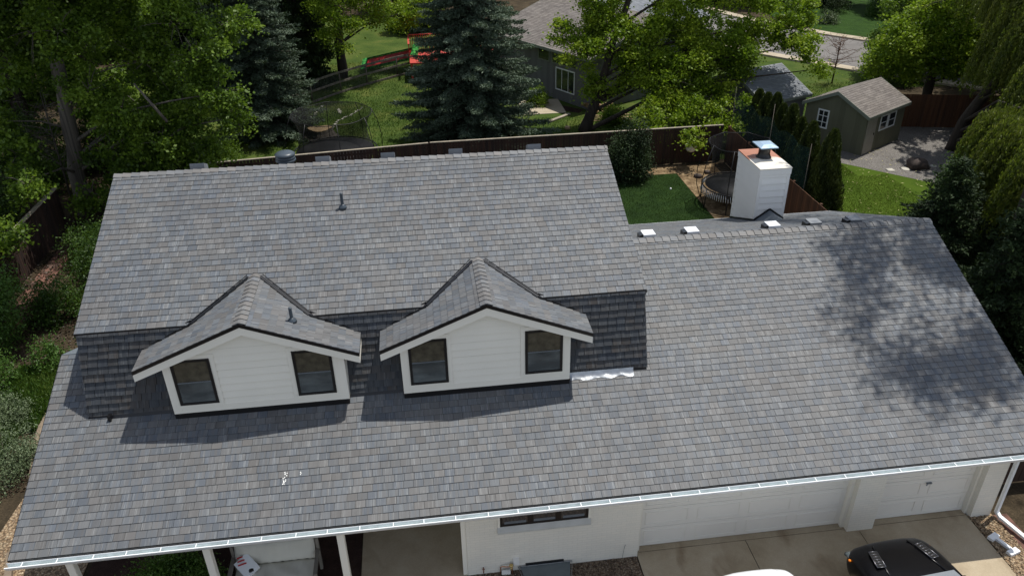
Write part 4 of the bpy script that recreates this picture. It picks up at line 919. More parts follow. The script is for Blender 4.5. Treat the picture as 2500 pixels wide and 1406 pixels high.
# ================================================================== CARS
def car(cx, cy, rz, paint, label, length=4.7, wd=.98, hood_z=1.03, vents=True):
    C_ = thing('parked_car', (cx, cy, 0), label, 'car', None, rz)
    # local frame: nose at y=0, car runs towards -y
    st = [(0.0, .60, .55, .66, .5), (-.06, .78, .42, .82, .66), (-.2, .9, .3, .92, .76), (-.5, .96, .26, .985, .83), (-1.0, .985, .25, 1.03, .86), (-1.4, .985, .25, 1.075, .86),
          (-2.0, .985, .25, 1.1, .84), (-3.0, .985, .25, 1.1, .84), (-4.0, .98, .27, 1.1, .82), (-4.5, .93, .32, 1.06, .8), (-4.72, .8, .42, .95, .7)]
    vs = []; fs = []; k = wd/.985
    def ring(y, w, zl, zt, wt):
        w *= k; wt *= k; mid = (zl+zt)/2; c = .045
        half = [(0, zl), (w*.75, zl), (w*.96, zl+.06), (w, mid), (w*.985, zt-.17), (w*.94, zt-.075), (wt, zt-.012), (wt*.72, zt+.012), (wt*.66, zt+.035), (wt*.3, zt+c), (0, zt+c+.006)]
        return [(x, y, z) for x, z in half]+[(-x, y, z) for x, z in half[-2:0:-1]]
    rings = [ring(*s) for s in st]; n = len(rings[0])
    for r in rings: vs += r
    for i in range(len(rings)-1):
        for j in range(n): j2 = (j+1) % n; fs.append((i*n+j, i*n+j2, (i+1)*n+j2, (i+1)*n+j))
    fs.append(tuple(range(n))); fs.append(tuple((len(rings)-1)*n+j for j in range(n-1, -1, -1)))
    mb = MB(); mb.add(vs, fs, True); o = mb.build('body', paint, C_, False); m = o.modifiers.new('s', 'SUBSURF'); m.levels = 2; m.render_levels = 2
    # cabin
    mb = MB(); cab = [(-1.42, .8, 1.1), (-2.15, .66, 1.62), (-3.3, .64, 1.64), (-4.4, .78, 1.1)]
    vs = []
    for y, w, z in cab:
        vs += [(-w*k, y, z), (w*k, y, z)]
    base = [(-.84*k, -1.35, 1.06), (.84*k, -1.35, 1.06), (-.84*k, -4.5, 1.06), (.84*k, -4.5, 1.06)]
    mb.add(vs+base, [(0, 1, 3, 2), (4, 5, 7, 6), (8, 9, 1, 0), (6, 7, 11, 10), (1, 9, 11, 7, 5, 3), (0, 2, 4, 6, 10, 8)]); mb.build('windscreen_and_windows', M_glass, C_, False, bevel=.02)
    mb = MB(); mb.prism([(-.68*k, -2.1, 1.6), (.68*k, -2.1, 1.6), (.66*k, -3.4, 1.63), (-.66*k, -3.4, 1.63)], (0, 0, .05)); mb.build('roof_panel', paint, C_, False, bevel=.02)
    for s in (-1, 1):
        mb = MB(); mb.beam((s*.8*k, -1.4, 1.12), (s*.68*k, -2.15, 1.64), .06, .05); mb.beam((s*.68*k, -3.3, 1.66), (s*.8*k, -4.42, 1.12), .07, .05); mb.build('pillar', paint, C_, False)
        mb = MB(); mb.add([(s*.5*k, .0+.012, .64), (s*.8*k, -.045, .66), (s*.94*k, -.26, .72), (s*.93*k, -.33, .84), (s*.78*k, -.12, .8), (s*.55*k, -.02, .72)], [(0, 1, 2, 3, 4, 5)]); 
        mb = MB(); mb.rock((s*.8*k, -.17, .72), .11, random.Random(1), .5, 12); mb.build('headlight', M_glass_g, C_, False)
        mb = MB(); mb.rock((s*.925*k, -.33, .78), .035, random.Random(2), .7, 10); mb.build('side_marker', M_amber, C_, False)
        mb = MB(); mb.box((s*1.0*k, -1.62, 1.04), (s*1.16*k, -1.5, 1.18)); mb.build('door_mirror', paint, C_, False, bevel=.02)
        for y in (-.85, -3.75):
            ctr = (s*.88*k, y, .36)
            vs = []; fs = []; prof = [(.0, -.1), (.24, -.11), (.36, -.09), (.365, .09), (.24, .11), (.0, .1)]; seg = 28
            for r, a in prof:
                for q in range(seg): t = 2*math.pi*q/seg; vs.append((ctr[0]+a, ctr[1]+r*math.cos(t), ctr[2]+r*math.sin(t)))
            for i in range(5):
                for q in range(seg): q2 = (q+1) % seg; fs.append((i*seg+q, i*seg+q2, (i+1)*seg+q2, (i+1)*seg+q))
            mb = MB(); mb.add(vs, fs, True); W = mb.build('wheel', M_rubber, C_, False)
            mb = MB(); 
            for q in range(5): t = q*2*math.pi/5; mb.beam((ctr[0]+s*.115, ctr[1], ctr[2]), (ctr[0]+s*.115, ctr[1]+.23*math.cos(t), ctr[2]+.23*math.sin(t)), .06, .02, (1, 0, 0))
            mb.build('rim', M_galv, W, False)
    mb = MB(); mb.box((-.42*k, -.0, .5), (.42*k, .03, .68)); mb.build('grille', M_drip, C_, False)
    for s in ((-1, 1) if vents else ()): mb = MB(); mb.tube([(s*.4*k, -.25, .982), (s*.5*k, -.7, 1.04), (s*.6*k, -1.2, 1.085)], .016, 6); mb.build('hood_crease', paint, C_, False)
    mb = MB(); mb.prism([(-.72*k, -1.22, 1.115), (.72*k, -1.22, 1.115), (.76*k, -1.38, 1.11), (-.76*k, -1.38, 1.11)], (0, 0, .012)); mb.build('cowl', M_grey, C_, False)
    mb = MB()
    for x in (-.3, .3): mb.tube([(x-.25, -1.36, 1.13), (x+.3, -1.5, 1.19)], .01, 5)
    mb.build('wiper', M_blackm, C_, False)
    if vents:
        for s in (-1, 1):
            ax, ay = s*.56, -.45; dx, dy = s*.03, -.42
            mb = MB(); zf = lambda y: 1.03+.035+(-y-.5)*.085*.6
            c0 = Vector((s*.52, -.42, 1.04)); c1 = Vector((s*.6, -.84, 1.085)); sd2 = Vector((1, .15*s, -.04*s)).normalized(); hw = .085
            for t in (-1, 1): mb.tube([c0+sd2*hw*t, c1+sd2*hw*t], .006, 6)
            for c in (c0, c1): mb.tube([c-sd2*hw, c+sd2*hw], .006, 6)
            for i in range(1, 6): c = c0.lerp(c1, i/6); mb.tube([c-sd2*hw*.8, c+sd2*hw*.8], .005, 5)
            v = mb.build('hood_vent', M_chrome, C_, False)
            mb = MB(); mb.prism([c0-sd2*hw, c0+sd2*hw, c1+sd2*hw, c1-sd2*hw], (0, 0, -.03)); mb.build('vent_recess', M_drip, v, False)
    return C_
car(4.98, -.98, R_(4), M_blackpaint, 'glossy black car with chrome hood vents, nose towards the narrow garage door')
car(1.93, -1.32, R_(0), M_whitepaint, 'white car of which only the rounded nose shows on the driveway', vents=False, wd=.92)

# ================================================================== SHED, SMALL SHED, NEIGHBOUR HOUSE
def gable_building(name, X, Y, th, Ln, W, h, a, o, og, wallm, roofm, trim, label, cat, extra=None, ex=.13):
    B_ = thing(name, (X, Y, 0), label, cat, None, th)
    mb = MB(); mb.prism([(0, 0, 0), (0, W, 0), (0, W, h), (0, W/2, a-.02), (0, 0, h)], (Ln, 0, 0)); mb.build('wall', wallm, B_, False)
    sl = (a-h)/(W/2); e = h-o*sl
    for s in (0, 1):
        ya, yb = (-o, W/2) if s == 0 else (W+o, W/2)
        mb = MB(); mb.prism([(-og, ya, e+.06), (Ln+og, ya, e+.06), (Ln+og, yb, a+.06), (-og, yb, a+.06)], (0, 0, -.08)); r = mb.build('roof', trim, B_, False)
        k = math.hypot(W/2+o, a-e)
        if s == 0: t = tiles('shingles', (-og, ya, e+.062), (1, 0, 0), (0, 1, sl), [[(0, 0), (Ln+2*og, 0), (Ln+2*og, k), (0, k)]], roofm, None, ex=ex, wd=.3, th=.012, gap=.004, seed=7)
        else: t = tiles('shingles', (Ln+og, ya, e+.062), (-1, 0, 0), (0, -1, sl), [[(0, 0), (Ln+2*og, 0), (Ln+2*og, k), (0, k)]], roofm, None, ex=ex, wd=.3, th=.012, gap=.004, seed=8)
        t.parent = B_
        for x in (-og-.02, Ln+og):
            mb = MB(); mb.prism([(x, ya, e-.1), (x, yb, a-.1), (x, yb, a+.075), (x, ya, e+.075)], (.02, 0, 0)); mb.build('rake_trim', trim, B_, False)
        mb = MB(); y = ya-.02 if s == 0 else ya; mb.box((-og, y, e-.08), (Ln+og, y+.02, e+.07)); mb.build('eave_trim', trim, B_, False)
    return B_
def win(B_, face, u, z, w_, h_, cols, rows, frame=M_gut, pane=M_glass, face_at=0):
    """window on the local y=0 face ('front') or x=0 face ('end')"""
    def P(a, b, c): return (a, face_at-b, c) if face == 'front' else (face_at-b, a, c)
    f = .07; mb = MB()
    mb.box(P(u, .03, z), P(u+w_, .001, z+f)); mb.box(P(u, .03, z+h_-f), P(u+w_, .001, z+h_)); mb.box(P(u, .03, z+f), P(u+f, .001, z+h_-f)); mb.box(P(u+w_-f, .03, z+f), P(u+w_, .001, z+h_-f))
    for i in range(1, cols): x = u+w_*i/cols; mb.box(P(x-.02, .028, z+f), P(x+.02, .013, z+h_-f))
    for i in range(1, rows): q = z+h_*i/rows; mb.box(P(u+f, .026, q-.015), P(u+w_-f, .0125, q+.015))
    w = mb.build('window', frame, B_, False); mb = MB(); mb.box(P(u+f, .012, z+f), P(u+w_-f, .001, z+h_-f)); mb.build('pane', pane, w, False)
th = R_(31.5)
Sh = gable_building('garden_shed', 17.46, 22.5, th, 3.66, 3.34, 2.0, 2.8, .16, .15, M_olive, M_brownroof, M_trimg, 'olive green garden shed with brown gable roof and white windows behind the bright lawn', 'shed')
mb = MB(); mb.box((.08, -.03, .02), (.95, -.001, 1.86)); d_ = mb.build('door', M_shaddoor, Sh, False); mb = MB(); mb.box((.8, -.06, .9), (.85, -.031, 1.0)); mb.build('door_handle', M_blackm, d_, False)
win(Sh, 'front', 1.3, .95, .72, .8, 1, 2); win(Sh, 'front', 2.08, .95, .72, .8, 1, 2); win(Sh, 'end', 2.0, .85, .62, .95, 2, 3)
gable_building('small_outbuilding', 13.7, 26.0, R_(20), 3.0, 4.6, 1.9, 2.9, .2, .2, M_greywall, M_blueroof, M_trimg, 'small outbuilding with a plain blue grey roof behind the arborvitae row', 'shed')
th2 = math.atan2(-.87, .49)
NH = gable_building('neighbour_house', 1.3, 40.2, th2, 9.55, 10, 3.15, 4.65, .5, .25, M_greywall, M_brownroof, M_trimg, 'grey sided neighbour house with a brown roof between the large spruce and the maple', 'house', ex=.16)
mb = MB(); mb.box((5.6, -.012, .9), (8.7, -.001, 2.9)); mb.build('wall_panel', M_greywall, NH, False)
win(NH, 'front', 6.3, .6, 1.75, 1.35, 3, 1, face_at=-.012); win(NH, 'front', 5.9, 2.1, 2.3, .75, 1, 1, M_trimg, face_at=-.012); win(NH, 'front', 4.6, 2.1, 1.1, .75, 1, 1, M_trimg, face_at=-.012)
N2 = gable_building('neighbour_house', 9.3, 38.2, R_(37), 9, 8, 2.9, 4.4, .4, .3, M_greywall, M_blueroof, M_gut, 'grey neighbour house with white eaves mostly hidden behind the maple crown', 'house', ex=.16)
win(N2, 'front', 1.5, .9, 1.2, 1.2, 2, 1); win(N2, 'front', 4.0, .9, 1.2, 1.2, 2, 1)
mb = MB(); mb.box((2.0, 31.8, 0), (4.5, 34.6, .02)); tag(mb.build('patio_slab', M_walk), None, None, None, 'structure')


# ================================================================== VEGETATION
def leaf_mesh(name, P, size, tint, rs, asp=.5, dirs=None, dj=1., flat=0.):
    """P (N,3) leaf centres -> one mesh of little four-sided leaves"""
    n = len(P); a = rs.normal(size=(n, 3))
    if dirs is not None: a = dirs+a*dj
    a[:, 2] *= (1-flat); a /= np.linalg.norm(a, axis=1)[:, None]+1e-9
    b = rs.normal(size=(n, 3)); b[:, 2] *= (1-flat); b -= a*(a*b).sum(1)[:, None]; b /= np.linalg.norm(b, axis=1)[:, None]+1e-9
    sz = (size*rs.uniform(.6, 1.3, n))[:, None]
    V = np.stack([P-a*sz*.5, P-a*sz*.02+b*sz*asp*.5, P+a*sz*.5, P-a*sz*.02-b*sz*asp*.5], 1).reshape(-1, 3).astype(np.float32)
    me = bpy.data.meshes.new(name); me.vertices.add(4*n); me.vertices.foreach_set('co', V.ravel())
    me.loops.add(4*n); me.loops.foreach_set('vertex_index', np.arange(4*n, dtype=np.int32))
    me.polygons.add(n); me.polygons.foreach_set('loop_start', np.arange(0, 4*n, 4, dtype=np.int32))
    c = np.zeros((n, 4), np.float32); c[:, 0] = np.clip(tint+rs.normal(0, .12, n), 0, 1); c[:, 3] = 1
    ca = me.color_attributes.new('tint', 'FLOAT_COLOR', 'POINT'); ca.data.foreach_set('color', np.repeat(c, 4, axis=0).ravel())
    me.update(calc_edges=True); return me
def blob_leaves(blobs, rs, dens=1., sprig=.26, per=26, shell=.55):
    """blobs (x,y,z,r) -> leaf points: sprigs spread through each blob, leaves around each sprig"""
    Ps = []; Ts = []; Sp = []
    for (x, y, z, r) in blobs:
        m = max(6, int(dens*95*r*r))
        d = rs.normal(size=(m, 3)); d /= np.linalg.norm(d, axis=1)[:, None]
        rad = (shell+(1.12-shell)*rs.random(m)**.8)*r*(1+.18*np.sin(d[:, 0]*5+d[:, 2]*7+x*3))
        K = int(8+7*r); dk = rs.normal(size=(K, 3)); dk /= np.linalg.norm(dk, axis=1)[:, None]; ck = dk*(.45+.65*rs.random(K)**.7)[:, None]*r
        w = rs.integers(0, K, m); tk = np.clip(rs.normal(.5, .2, K), 0, 1)
        c = np.array([x, y, z])+(ck[w]*.92+d*rad[:, None]*.27*rs.random(m)[:, None]**.4)*np.array([1, 1, .85])+np.array([0, 0, 1])*-.0; Sp.append(c)
        t = np.clip(tk[w]+rs.normal(0, .12, m), 0, 1)
        k = rs.integers(int(per*.5), int(per*1.4), m); idx = np.repeat(np.arange(m), k)
        sg = sprig*rs.uniform(.6, 1.35, m)[idx][:, None]
        off = rs.normal(size=(len(idx), 3))*sg*np.array([1, 1, .55]); off[:, 2] -= .35*np.hypot(off[:, 0], off[:, 1])
        Ps.append(c[idx]+off); Ts.append(t[idx])
    return np.concatenate(Ps), np.concatenate(Ts), np.concatenate(Sp)
def limbs(mb, base_pts, base_r, targets, rng, r0=.09, thin=.012, seg=6, sag=.25):
    """curved tapering limbs from the trunk line to targets"""
    bp = [Vector(p) for p in base_pts]
    for t in targets:
        t = Vector(t); best = None
        for i in range(len(bp)):
            if bp[i].z < t.z-.25*(t-bp[i]).length or i == 0:
                d = (bp[i]-t).length
                if best is None or d < best[0]: best = (d, i)
        i = best[1]; p = bp[i]; d = best[0]; r = min(r0*(.2+.07*d), base_r[i]*.5)
        m1 = p.lerp(t, .35)+Vector((rng.uniform(-.1, .1), rng.uniform(-.1, .1), sag))*d*.3; m2 = p.lerp(t, .7)+Vector((rng.uniform(-.08, .08), rng.uniform(-.08, .08), sag*.6))*d*.3
        mb.tube([p, m1, m2, t], [r, r*.65, r*.38, thin], seg, False)
def dens_path(pts, rads, n=16):
    P = []; Rr = []
    m = len(pts)-1
    for i in range(n+1):
        t = i/n*m; k = min(int(t), m-1); f = t-k; P.append(tuple(Vector(pts[k]).lerp(Vector(pts[k+1]), f))); Rr.append(rads[k]+(rads[k+1]-rads[k])*f)
    return P, Rr
def broadleaf(name, base, trunk, rads, blobs, leafm, barkm, label, cat='tree', group=None, seed=1, size=.11, dens=1., sprig=.26, per=26, twigs=60, asp=.75, flat=.25, shell=.45, extra=()):
    bx_, by_ = base[:2]; rng = random.Random(seed); rs = np.random.default_rng(seed)
    t = thing(name, (bx_, by_, 0), label, cat, group)
    tp = [(p[0]-bx_, p[1]-by_, p[2]) for p in trunk]; P, Rr = dens_path(tp, rads)
    B_ = [(x-bx_, y-by_, z, r) for x, y, z, r in blobs]
    mb = MB(); mb.tube([(p[0]+.03*math.sin(i*1.7), p[1]+.03*math.cos(i*1.3), p[2]) for i, p in enumerate(P)], [r*(1+.06*math.sin(i*2.3)) for i, r in enumerate(Rr)], 12)
    Lp, Lt, Sp = blob_leaves(B_, rs, dens, sprig, per, shell)
    limbs(mb, P, Rr, [(b[0], b[1], b[2]) for b in B_ if b[2] > 2.6 and rng.random() < .5], rng, .13, .015, 7)
    for e in extra: mb.tube([(p[0]-bx_, p[1]-by_, p[2]) for p in e[0]], e[1], 7)
    # twigs from each blob's limb end outwards
    for b in B_:
        c = Vector(b[:3])
        for _ in range(int(twigs*b[3]/8)+2):
            d = Vector((rng.gauss(0, 1), rng.gauss(0, 1), rng.gauss(.1, .7))).normalized()*b[3]*rng.uniform(.7, 1.15)
            mb.tube([c+d*.1, c+d*.55+Vector((0, 0, .08)), c+d], [.022, .014, .006], 4, False)
    mb.build('trunk', barkm, t, False, fix=False)
    me = leaf_mesh('crown', Lp, size, Lt, rs, asp, flat=flat)
    link('crown', me, leafm, t, False)
    return t
def spruce(name, base, h, R, label, leafm, seed=1, group=None, cat='spruce tree', dz=.3, nb=8, zmin=.3, step=.17, tuft=.1, droop=.16, top=1., need=6):
    rs = np.random.default_rng(seed); t = thing(name, (base[0], base[1], 0), label, cat, group)
    mb = MB(); mb.tube([(0, 0, 0), (.03, 0, h*.4), (0, .03, h*.75), (0, 0, h)], [R*.06+.06, R*.045+.04, .06, .012], 10)
    Ps = []; Ds = []; Ts = []
    z = zmin
    while z < h-.15:
        f = z/h; Lb = R*((1-f)**.82)*(.95 if z > .8 else .8)+.08
        n = max(5, int(nb*(.55+.45*(1-f))+.5)); ph = rs.random()*6.28
        for k in range(n):
            a = ph+2*math.pi*(k+rs.uniform(-.25, .25))/n; Lk = Lb*rs.uniform(.72, 1.12); dr = droop*rs.uniform(.6, 1.4)
            ca, sa = math.cos(a), math.sin(a); zz = z+rs.uniform(-.1, .1); tone = np.clip(rs.normal(.5, .2), 0, 1)
            if Lk > 1: mb.tube([(0, 0, zz), (ca*Lk*.5, sa*Lk*.5, zz-dr*Lk*.35), (ca*Lk*.95, sa*Lk*.95, zz-dr*Lk*.5)], [.035, .02, .008], 4, False)
            m = max(3, int(Lk/step)); s_ = np.linspace(.12, 1, m)
            for i in range(m):
                s = s_[i]; r = s*Lk; zc = zz-dr*Lk*(1.5*s-s*s*1.0)+.02
                tl = (.18+.34*Lk*.5*(1-s)**.7*min(1, s*3))*rs.uniform(.8, 1.2); tl = min(tl, .75)
                for sd in ((-1, 1) if s < .97 else (0,)):
                    an = a+sd*rs.uniform(.65, 1.0); q = max(3, int(tl/.055)); w_ = np.linspace(.05, 1, q)*tl
                    px = ca*r+np.cos(an)*w_; py = sa*r+np.sin(an)*w_; pz = zc-.22*w_**1.2+rs.normal(0, .012, q)
                    P = np.stack([px, py, pz], 1); D = np.tile([math.cos(an), math.sin(an), .12], (q, 1))
                    P = np.repeat(P, need, 0)+rs.normal(0, .04, (q*need, 3)); D = np.repeat(D, need, 0)
                    Ps.append(P); Ds.append(D); Ts.append(np.full(q*need, np.clip(tone+rs.normal(0, .08), 0, 1)))
        z += dz*rs.uniform(.8, 1.2)*(1.0 if f < .6 else .8)
    mb.build('trunk', M_bark2, t, False, fix=False)
    me = leaf_mesh('crown', np.concatenate(Ps), tuft, np.concatenate(Ts), rs, .34, np.concatenate(Ds), .55)
    link('crown', me, leafm, t, False)
    return t
def bush(name, c, rx, ry, rz, label, leafm, n=4000, size=.07, seed=1, cat='shrub', group=None, asp=.55, up=.0, stems=8):
    rs = np.random.default_rng(seed); rng = random.Random(seed); t = thing(name, (c[0], c[1], c[2] if len(c) > 2 else 0), label, cat, group)
    m = 50; d = rs.normal(size=(m, 3)); d[:, 2] = abs(d[:, 2]); d /= np.linalg.norm(d, axis=1)[:, None]
    cc = d*np.array([rx, ry, rz])*(.45+.55*rs.random(m))[:, None]; cc[:, 2] += .12*rz
    idx = rs.integers(0, m, n); P = cc[idx]+rs.normal(size=(n, 3))*np.array([rx, ry, rz])*.17; P[:, 2] = np.maximum(P[:, 2], .02)
    T = np.clip(rs.normal(.5, .22, m), 0, 1)[idx]
    D = None
    if up: D = P/np.array([rx, ry, 1])*.3; D[:, 2] = up
    me = leaf_mesh('foliage', P, size, T, rs, asp, D, .6 if up else 1); link('foliage', me, leafm, t, False)
    mb = MB()
    for k in range(stems): q = cc[k]; mb.tube([(q[0]*.1, q[1]*.1, 0), (q[0]*.5, q[1]*.5, q[2]*.6), tuple(q)], [.02, .014, .006], 4, False)
    mb.build('stems', M_bark2, t, False, fix=False)
    return t
def copy_tree(src, loc, rz, sc, label, group=None, cat=None):
    r = src.copy(); COL.objects.link(r); r.location = (loc[0], loc[1], 0); r.rotation_euler = (0, 0, rz); r.scale = (sc[0], sc[0], sc[1]) if isinstance(sc, tuple) else (sc, sc, sc)
    r['label'] = label
    if group: r['group'] = group
    for ch in src.children: c = ch.copy(); COL.objects.link(c); c.parent = r
    return r

# --- the maple behind the fence
MP = [(4.5, 28, 4.7, 1.4), (6.2, 28.5, 5.5, 1.6), (6.9, 28, 3.3, 1.35), (8.4, 28.5, 5.0, 1.8), (8.6, 27, 2.9, 1.7), (10.8, 29, 5.3, 1.8), (11.1, 28, 3.4, 1.95), (12.7, 28, 4.6, 1.8), (12.9, 27.5, 3.4, .9), (14.8, 28, 5.3, 1.2), (15.8, 27, 4.4, 1.0), (16.8, 26.5, 3.3, .55), (7.7, 25, 1.6, .95), (9.8, 25, 1.5, 1.4), (11.5, 25, 1.8, 1.1), (9.2, 23.6, .95, .55), (8.75, 22.35, 1.55, .45), (6.7, 24.5, 1.0, .65), (7.5, 23.5, 1.5, .42), (10.0, 23.4, 1.7, .45), (5.2, 28, 2.7, .7), (3.3, 28, 5.5, .65), (9.2, 29, 7.7, 2.2), (12.7, 29, 7.6, 2.2), (5.8, 29, 7.6, 1.7), (16.0, 28.5, 6.0, 1.15), (7.6, 27.5, 4.4, 1.2), (10, 27.5, 4.0, 1.4), (9.6, 27, 2.2, 1.0)]
broadleaf('maple_tree', (4.82, 28.5), [(4.82, 28.5, -.1), (5.25, 28.5, 1.1), (5.7, 28.5, 2.6), (6.1, 28.5, 4.2), (7.0, 28.6, 7.0), (8, 28.8, 9)], [.36, .27, .22, .2, .14, .06], MP, M_maple, M_bark2,
          'large yellow green maple with a leaning forked trunk behind the fence', seed=7, size=.14, dens=.75, per=36, sprig=.23,
          extra=[([(5.4, 28.5, 1.6), (7.6, 28.4, 3.0), (10.4, 28.3, 4.3), (13.4, 28.2, 4.9), (16.5, 28, 5.1)], [.15, .12, .1, .06, .03])])
# --- cottonwood at the left
CW = [(-18.3, 21, 7.8, 1.55), (-19.4, 21, 6.3, .8), (-16.5, 23, 7.5, 1.75), (-14.9, 22, 6.2, 1.3), (-13.1, 21, 7.8, 1.45), (-12.3, 20, 6.6, 1.1), (-11.2, 22, 7.5, .8), (-11.8, 20, 5.3, .9), (-11.4, 20, 4.3, .6), (-13.5, 21, 4.2, 1.2), (-12.7, 20, 3.1, .7), (-16.0, 23, 2.8, 1.4), (-16.9, 22, 1.6, .85), (-14.5, 24, 5.2, 1.55), (-15, 22.5, 3.9, 1.2), (-15.2, 20.2, 2.6, 1.2), (-13.9, 20.4, 2.0, 1.1), (-16.6, 20.6, 2.9, 1.05), (-15.6, 20, 4.6, 1.15), (-16.6, 20.2, 5.6, 1.0), (-14.3, 19.8, 3.4, 1.1), (-20.6, 20, 4.6, 1.1), (-17.4, 19.6, 1.6, .7), (-12.9, 21.5, 1.6, .8), (-19.9, 20.5, 8.2, 1.1), (-17, 20, 7.9, 1.1), (-18.6, 17.4, 3.0, .75), (-18.5, 14.8, 2.3, .6), (-19.4, 19, 3.6, .9)]
rng = random.Random(12); HI = [(rng.uniform(-20, -10.6), rng.uniform(13.5, 26), rng.uniform(12.6, 16), rng.uniform(1.4, 2.0)) for _ in range(22)]  # unseen high clumps, added to shade the strip along the left
HI += [(-18, 23, 9.6, 1.8), (-15, 22, 9.8, 1.8), (-20.5, 22, 9.5, 1.8), (-12.5, 23, 9.8, 1.5), (-16.5, 20.5, 10.2, 1.6)]
broadleaf('cottonwood_tree', (-18.65, 21.4), [(-18.65, 21.4, -.1), (-18.5, 21.4, 2), (-18.2, 21.4, 4), (-18, 21.4, 6.5), (-17.5, 21.5, 10), (-17, 21.5, 14)], [.36, .31, .28, .25, .2, .1], CW+HI, M_cotton, M_bark,
          'tall cottonwood with a pale leaning trunk beside the left corner of the roof', seed=17, size=.14, dens=.95, per=28, sprig=.22,
          extra=[([(-14.6, 19.3, 6.0), (-14.1, 19.2, 5.2), (-13.7, 19.2, 4.5)], [.03, .055, .06])])
CW2 = [(-22.4, 27, 1.8, 1.7), (-18.5, 27, 2.6, 1.5), (-24, 28, 4, 2), (-21, 28.5, 5.5, 2.1), (-18, 28, 7.4, 1.8), (-25, 25, 7, 2.1), (-22, 26, 8.4, 1.9), (-27, 27, 5, 2.3), (-20, 29, 3.2, 1.8), (-25, 29, 9, 2.2), (-24, 24, 1.6, 1.4)]
CW2 += [(rng.uniform(-29, -17), rng.uniform(21, 31), rng.uniform(10, 14), rng.uniform(1.7, 2.3)) for _ in range(18)]
c2 = broadleaf('cottonwood_tree', (-23, 27.5), [(-23, 27.5, -.1), (-22.8, 27.5, 4), (-22.6, 27.5, 9), (-22, 27.5, 13)], [.4, .33, .25, .1], CW2, M_cotton, M_bark2, 'dark cottonwood behind the pale leaning trunk, at the upper left corner', seed=23, size=.17, dens=.7, per=22)
TC = [(-8.9, 38, 5.2, 1.2), (-7.8, 38, 4.2, .75), (-9.0, 37.5, 3.9, .65), (-8.1, 37, 3.1, .45), (-6.7, 42, 4.7, 1.5), (-5.2, 44, 3.7, 1.3), (-3.5, 44, 3.9, 1.3), (-9.5, 41, 7, 2), (-6, 41, 7.5, 2), (-8, 39, 8, 2), (-11, 40, 7.5, 2), (-8, 43, 9, 2.3)]
broadleaf('cottonwood_tree', (-8.85, 42), [(-8.85, 42, -.1), (-8.8, 42, 4), (-8.6, 41.8, 8), (-8.4, 41.6, 11)], [.34, .28, .2, .08], TC, M_maple, M_bark2, 'dark trunked tree with bright hanging twigs just left of the slide', seed=29, size=.15, dens=.9, per=20)
# --- spruces
spruce('blue_spruce', (-1.25, 27.4), 13.8, 4.35, 'largest blue spruce, in the middle behind the main roof', M_spruce, seed=3, nb=12, tuft=.15, dz=.36, step=.19)
sp2 = spruce('blue_spruce', (-12.2, 30.9), 14, 3.3, 'narrower blue spruce left of the trampoline, beside the cottonwood', M_spruce, seed=5, nb=11, tuft=.15, dz=.38, step=.2)
con = spruce('dark_conifer', (13.6, 10.6), 4.6, 2.2, 'dark conifer beside the far right roof corner, below the willow', M_dcon, seed=8, nb=12, tuft=.14, dz=.3, zmin=.2, cat='conifer', droop=.05, step=.18)
copy_tree(con, (13.3, 6.6), 2.1, (1.0, 1.15), 'dark conifer at the right frame edge beside the middle of the garage roof')
copy_tree(con, (12.4, 2.9), 4.0, (.75, .9), 'low dark conifer right of the garage front corner')
copy_tree(con, (16.6, 12.6), 1.0, (1.0, .85), 'dark conifer at the right edge of the bright lawn')
copy_tree(con, (17, 8.5), 5.0, (1.2, 1.3), 'outermost dark conifer at the right edge of the photo')
copy_tree(con, (-11.2, 40.5), .4, (1.1, 2.3), 'black green conifer between the narrower spruce and the slide', 'conifers behind the back yards')
copy_tree(con, (-16.5, 36), 1.4, (1.3, 2.6), 'black green conifer behind the narrower blue spruce', 'conifers behind the back yards')
copy_tree(con, (-13.8, 44), 3.1, (1.4, 2.6), 'farther black green conifer above the narrower blue spruce', 'conifers behind the back yards')
# --- tall elm whose crown hangs over the garage roof and dapples it
rng = random.Random(44)
EL = [(rng.uniform(11.3, 17.5), rng.uniform(3.8, 11.5), rng.uniform(16.5, 20.5), rng.uniform(.6, 1.05)) for _ in range(34)]
broadleaf('elm_tree', (14.6, 8.4), [(14.6, 8.4, -.1), (14.5, 8.4, 5), (14.5, 8.2, 11), (14.4, 8, 18)], [.35, .28, .22, .08], EL, M_cotton, M_bark2, 'tall tree rising from the dark conifers at the right of the garage roof', seed=31, size=.15, dens=.36, per=22)
# --- broadleaf trees right of and behind the shed
RB = [(22.6, 28, 4.5, 1.7), (24.8, 28.5, 5, 1.9), (23.5, 27, 6.4, 1.7), (26.5, 29, 6.4, 2), (21.5, 28.5, 3.2, 1.1), (25.6, 27.5, 3.2, 1.5), (28, 30, 4.5, 2), (23, 29.5, 2.8, 1.4), (21.9, 27.6, 4.0, .9), (24, 26.6, 4.6, 1.1), (25.5, 26, 3.4, 1.2), (27, 26.4, 4.8, 1.5), (27.5, 25.6, 2.9, 1.2)]
rb = broadleaf('broadleaf_tree', (25, 29.2), [(25, 29.2, -.1), (25, 29.2, 3), (25.1, 29.2, 7)], [.28, .22, .1], RB, M_maple, M_bark2, 'bright layered tree directly behind the olive shed roof', seed=37, size=.15, dens=1., per=26)
RB2 = [(26.5, 35.3, 2.5, 1.7), (27.6, 36, 4.3, 1.9), (29.5, 37, 3.5, 2.1), (28, 35, 1.2, 1.5), (25.2, 34.6, 1.2, 1.0), (29, 37, 6.2, 2.1), (31, 36, 5.5, 2.2), (27, 34, .8, 1.2)]
rb2 = broadleaf('broadleaf_tree', (28, 36.2), [(28, 36.2, -.1), (28, 36.2, 2.5), (28.2, 36.2, 6)], [.22, .18, .08], RB2, M_cotton, M_bark2, 'dense mid green tree at the street edge left of the willow', seed=38, size=.15, dens=1., per=26)
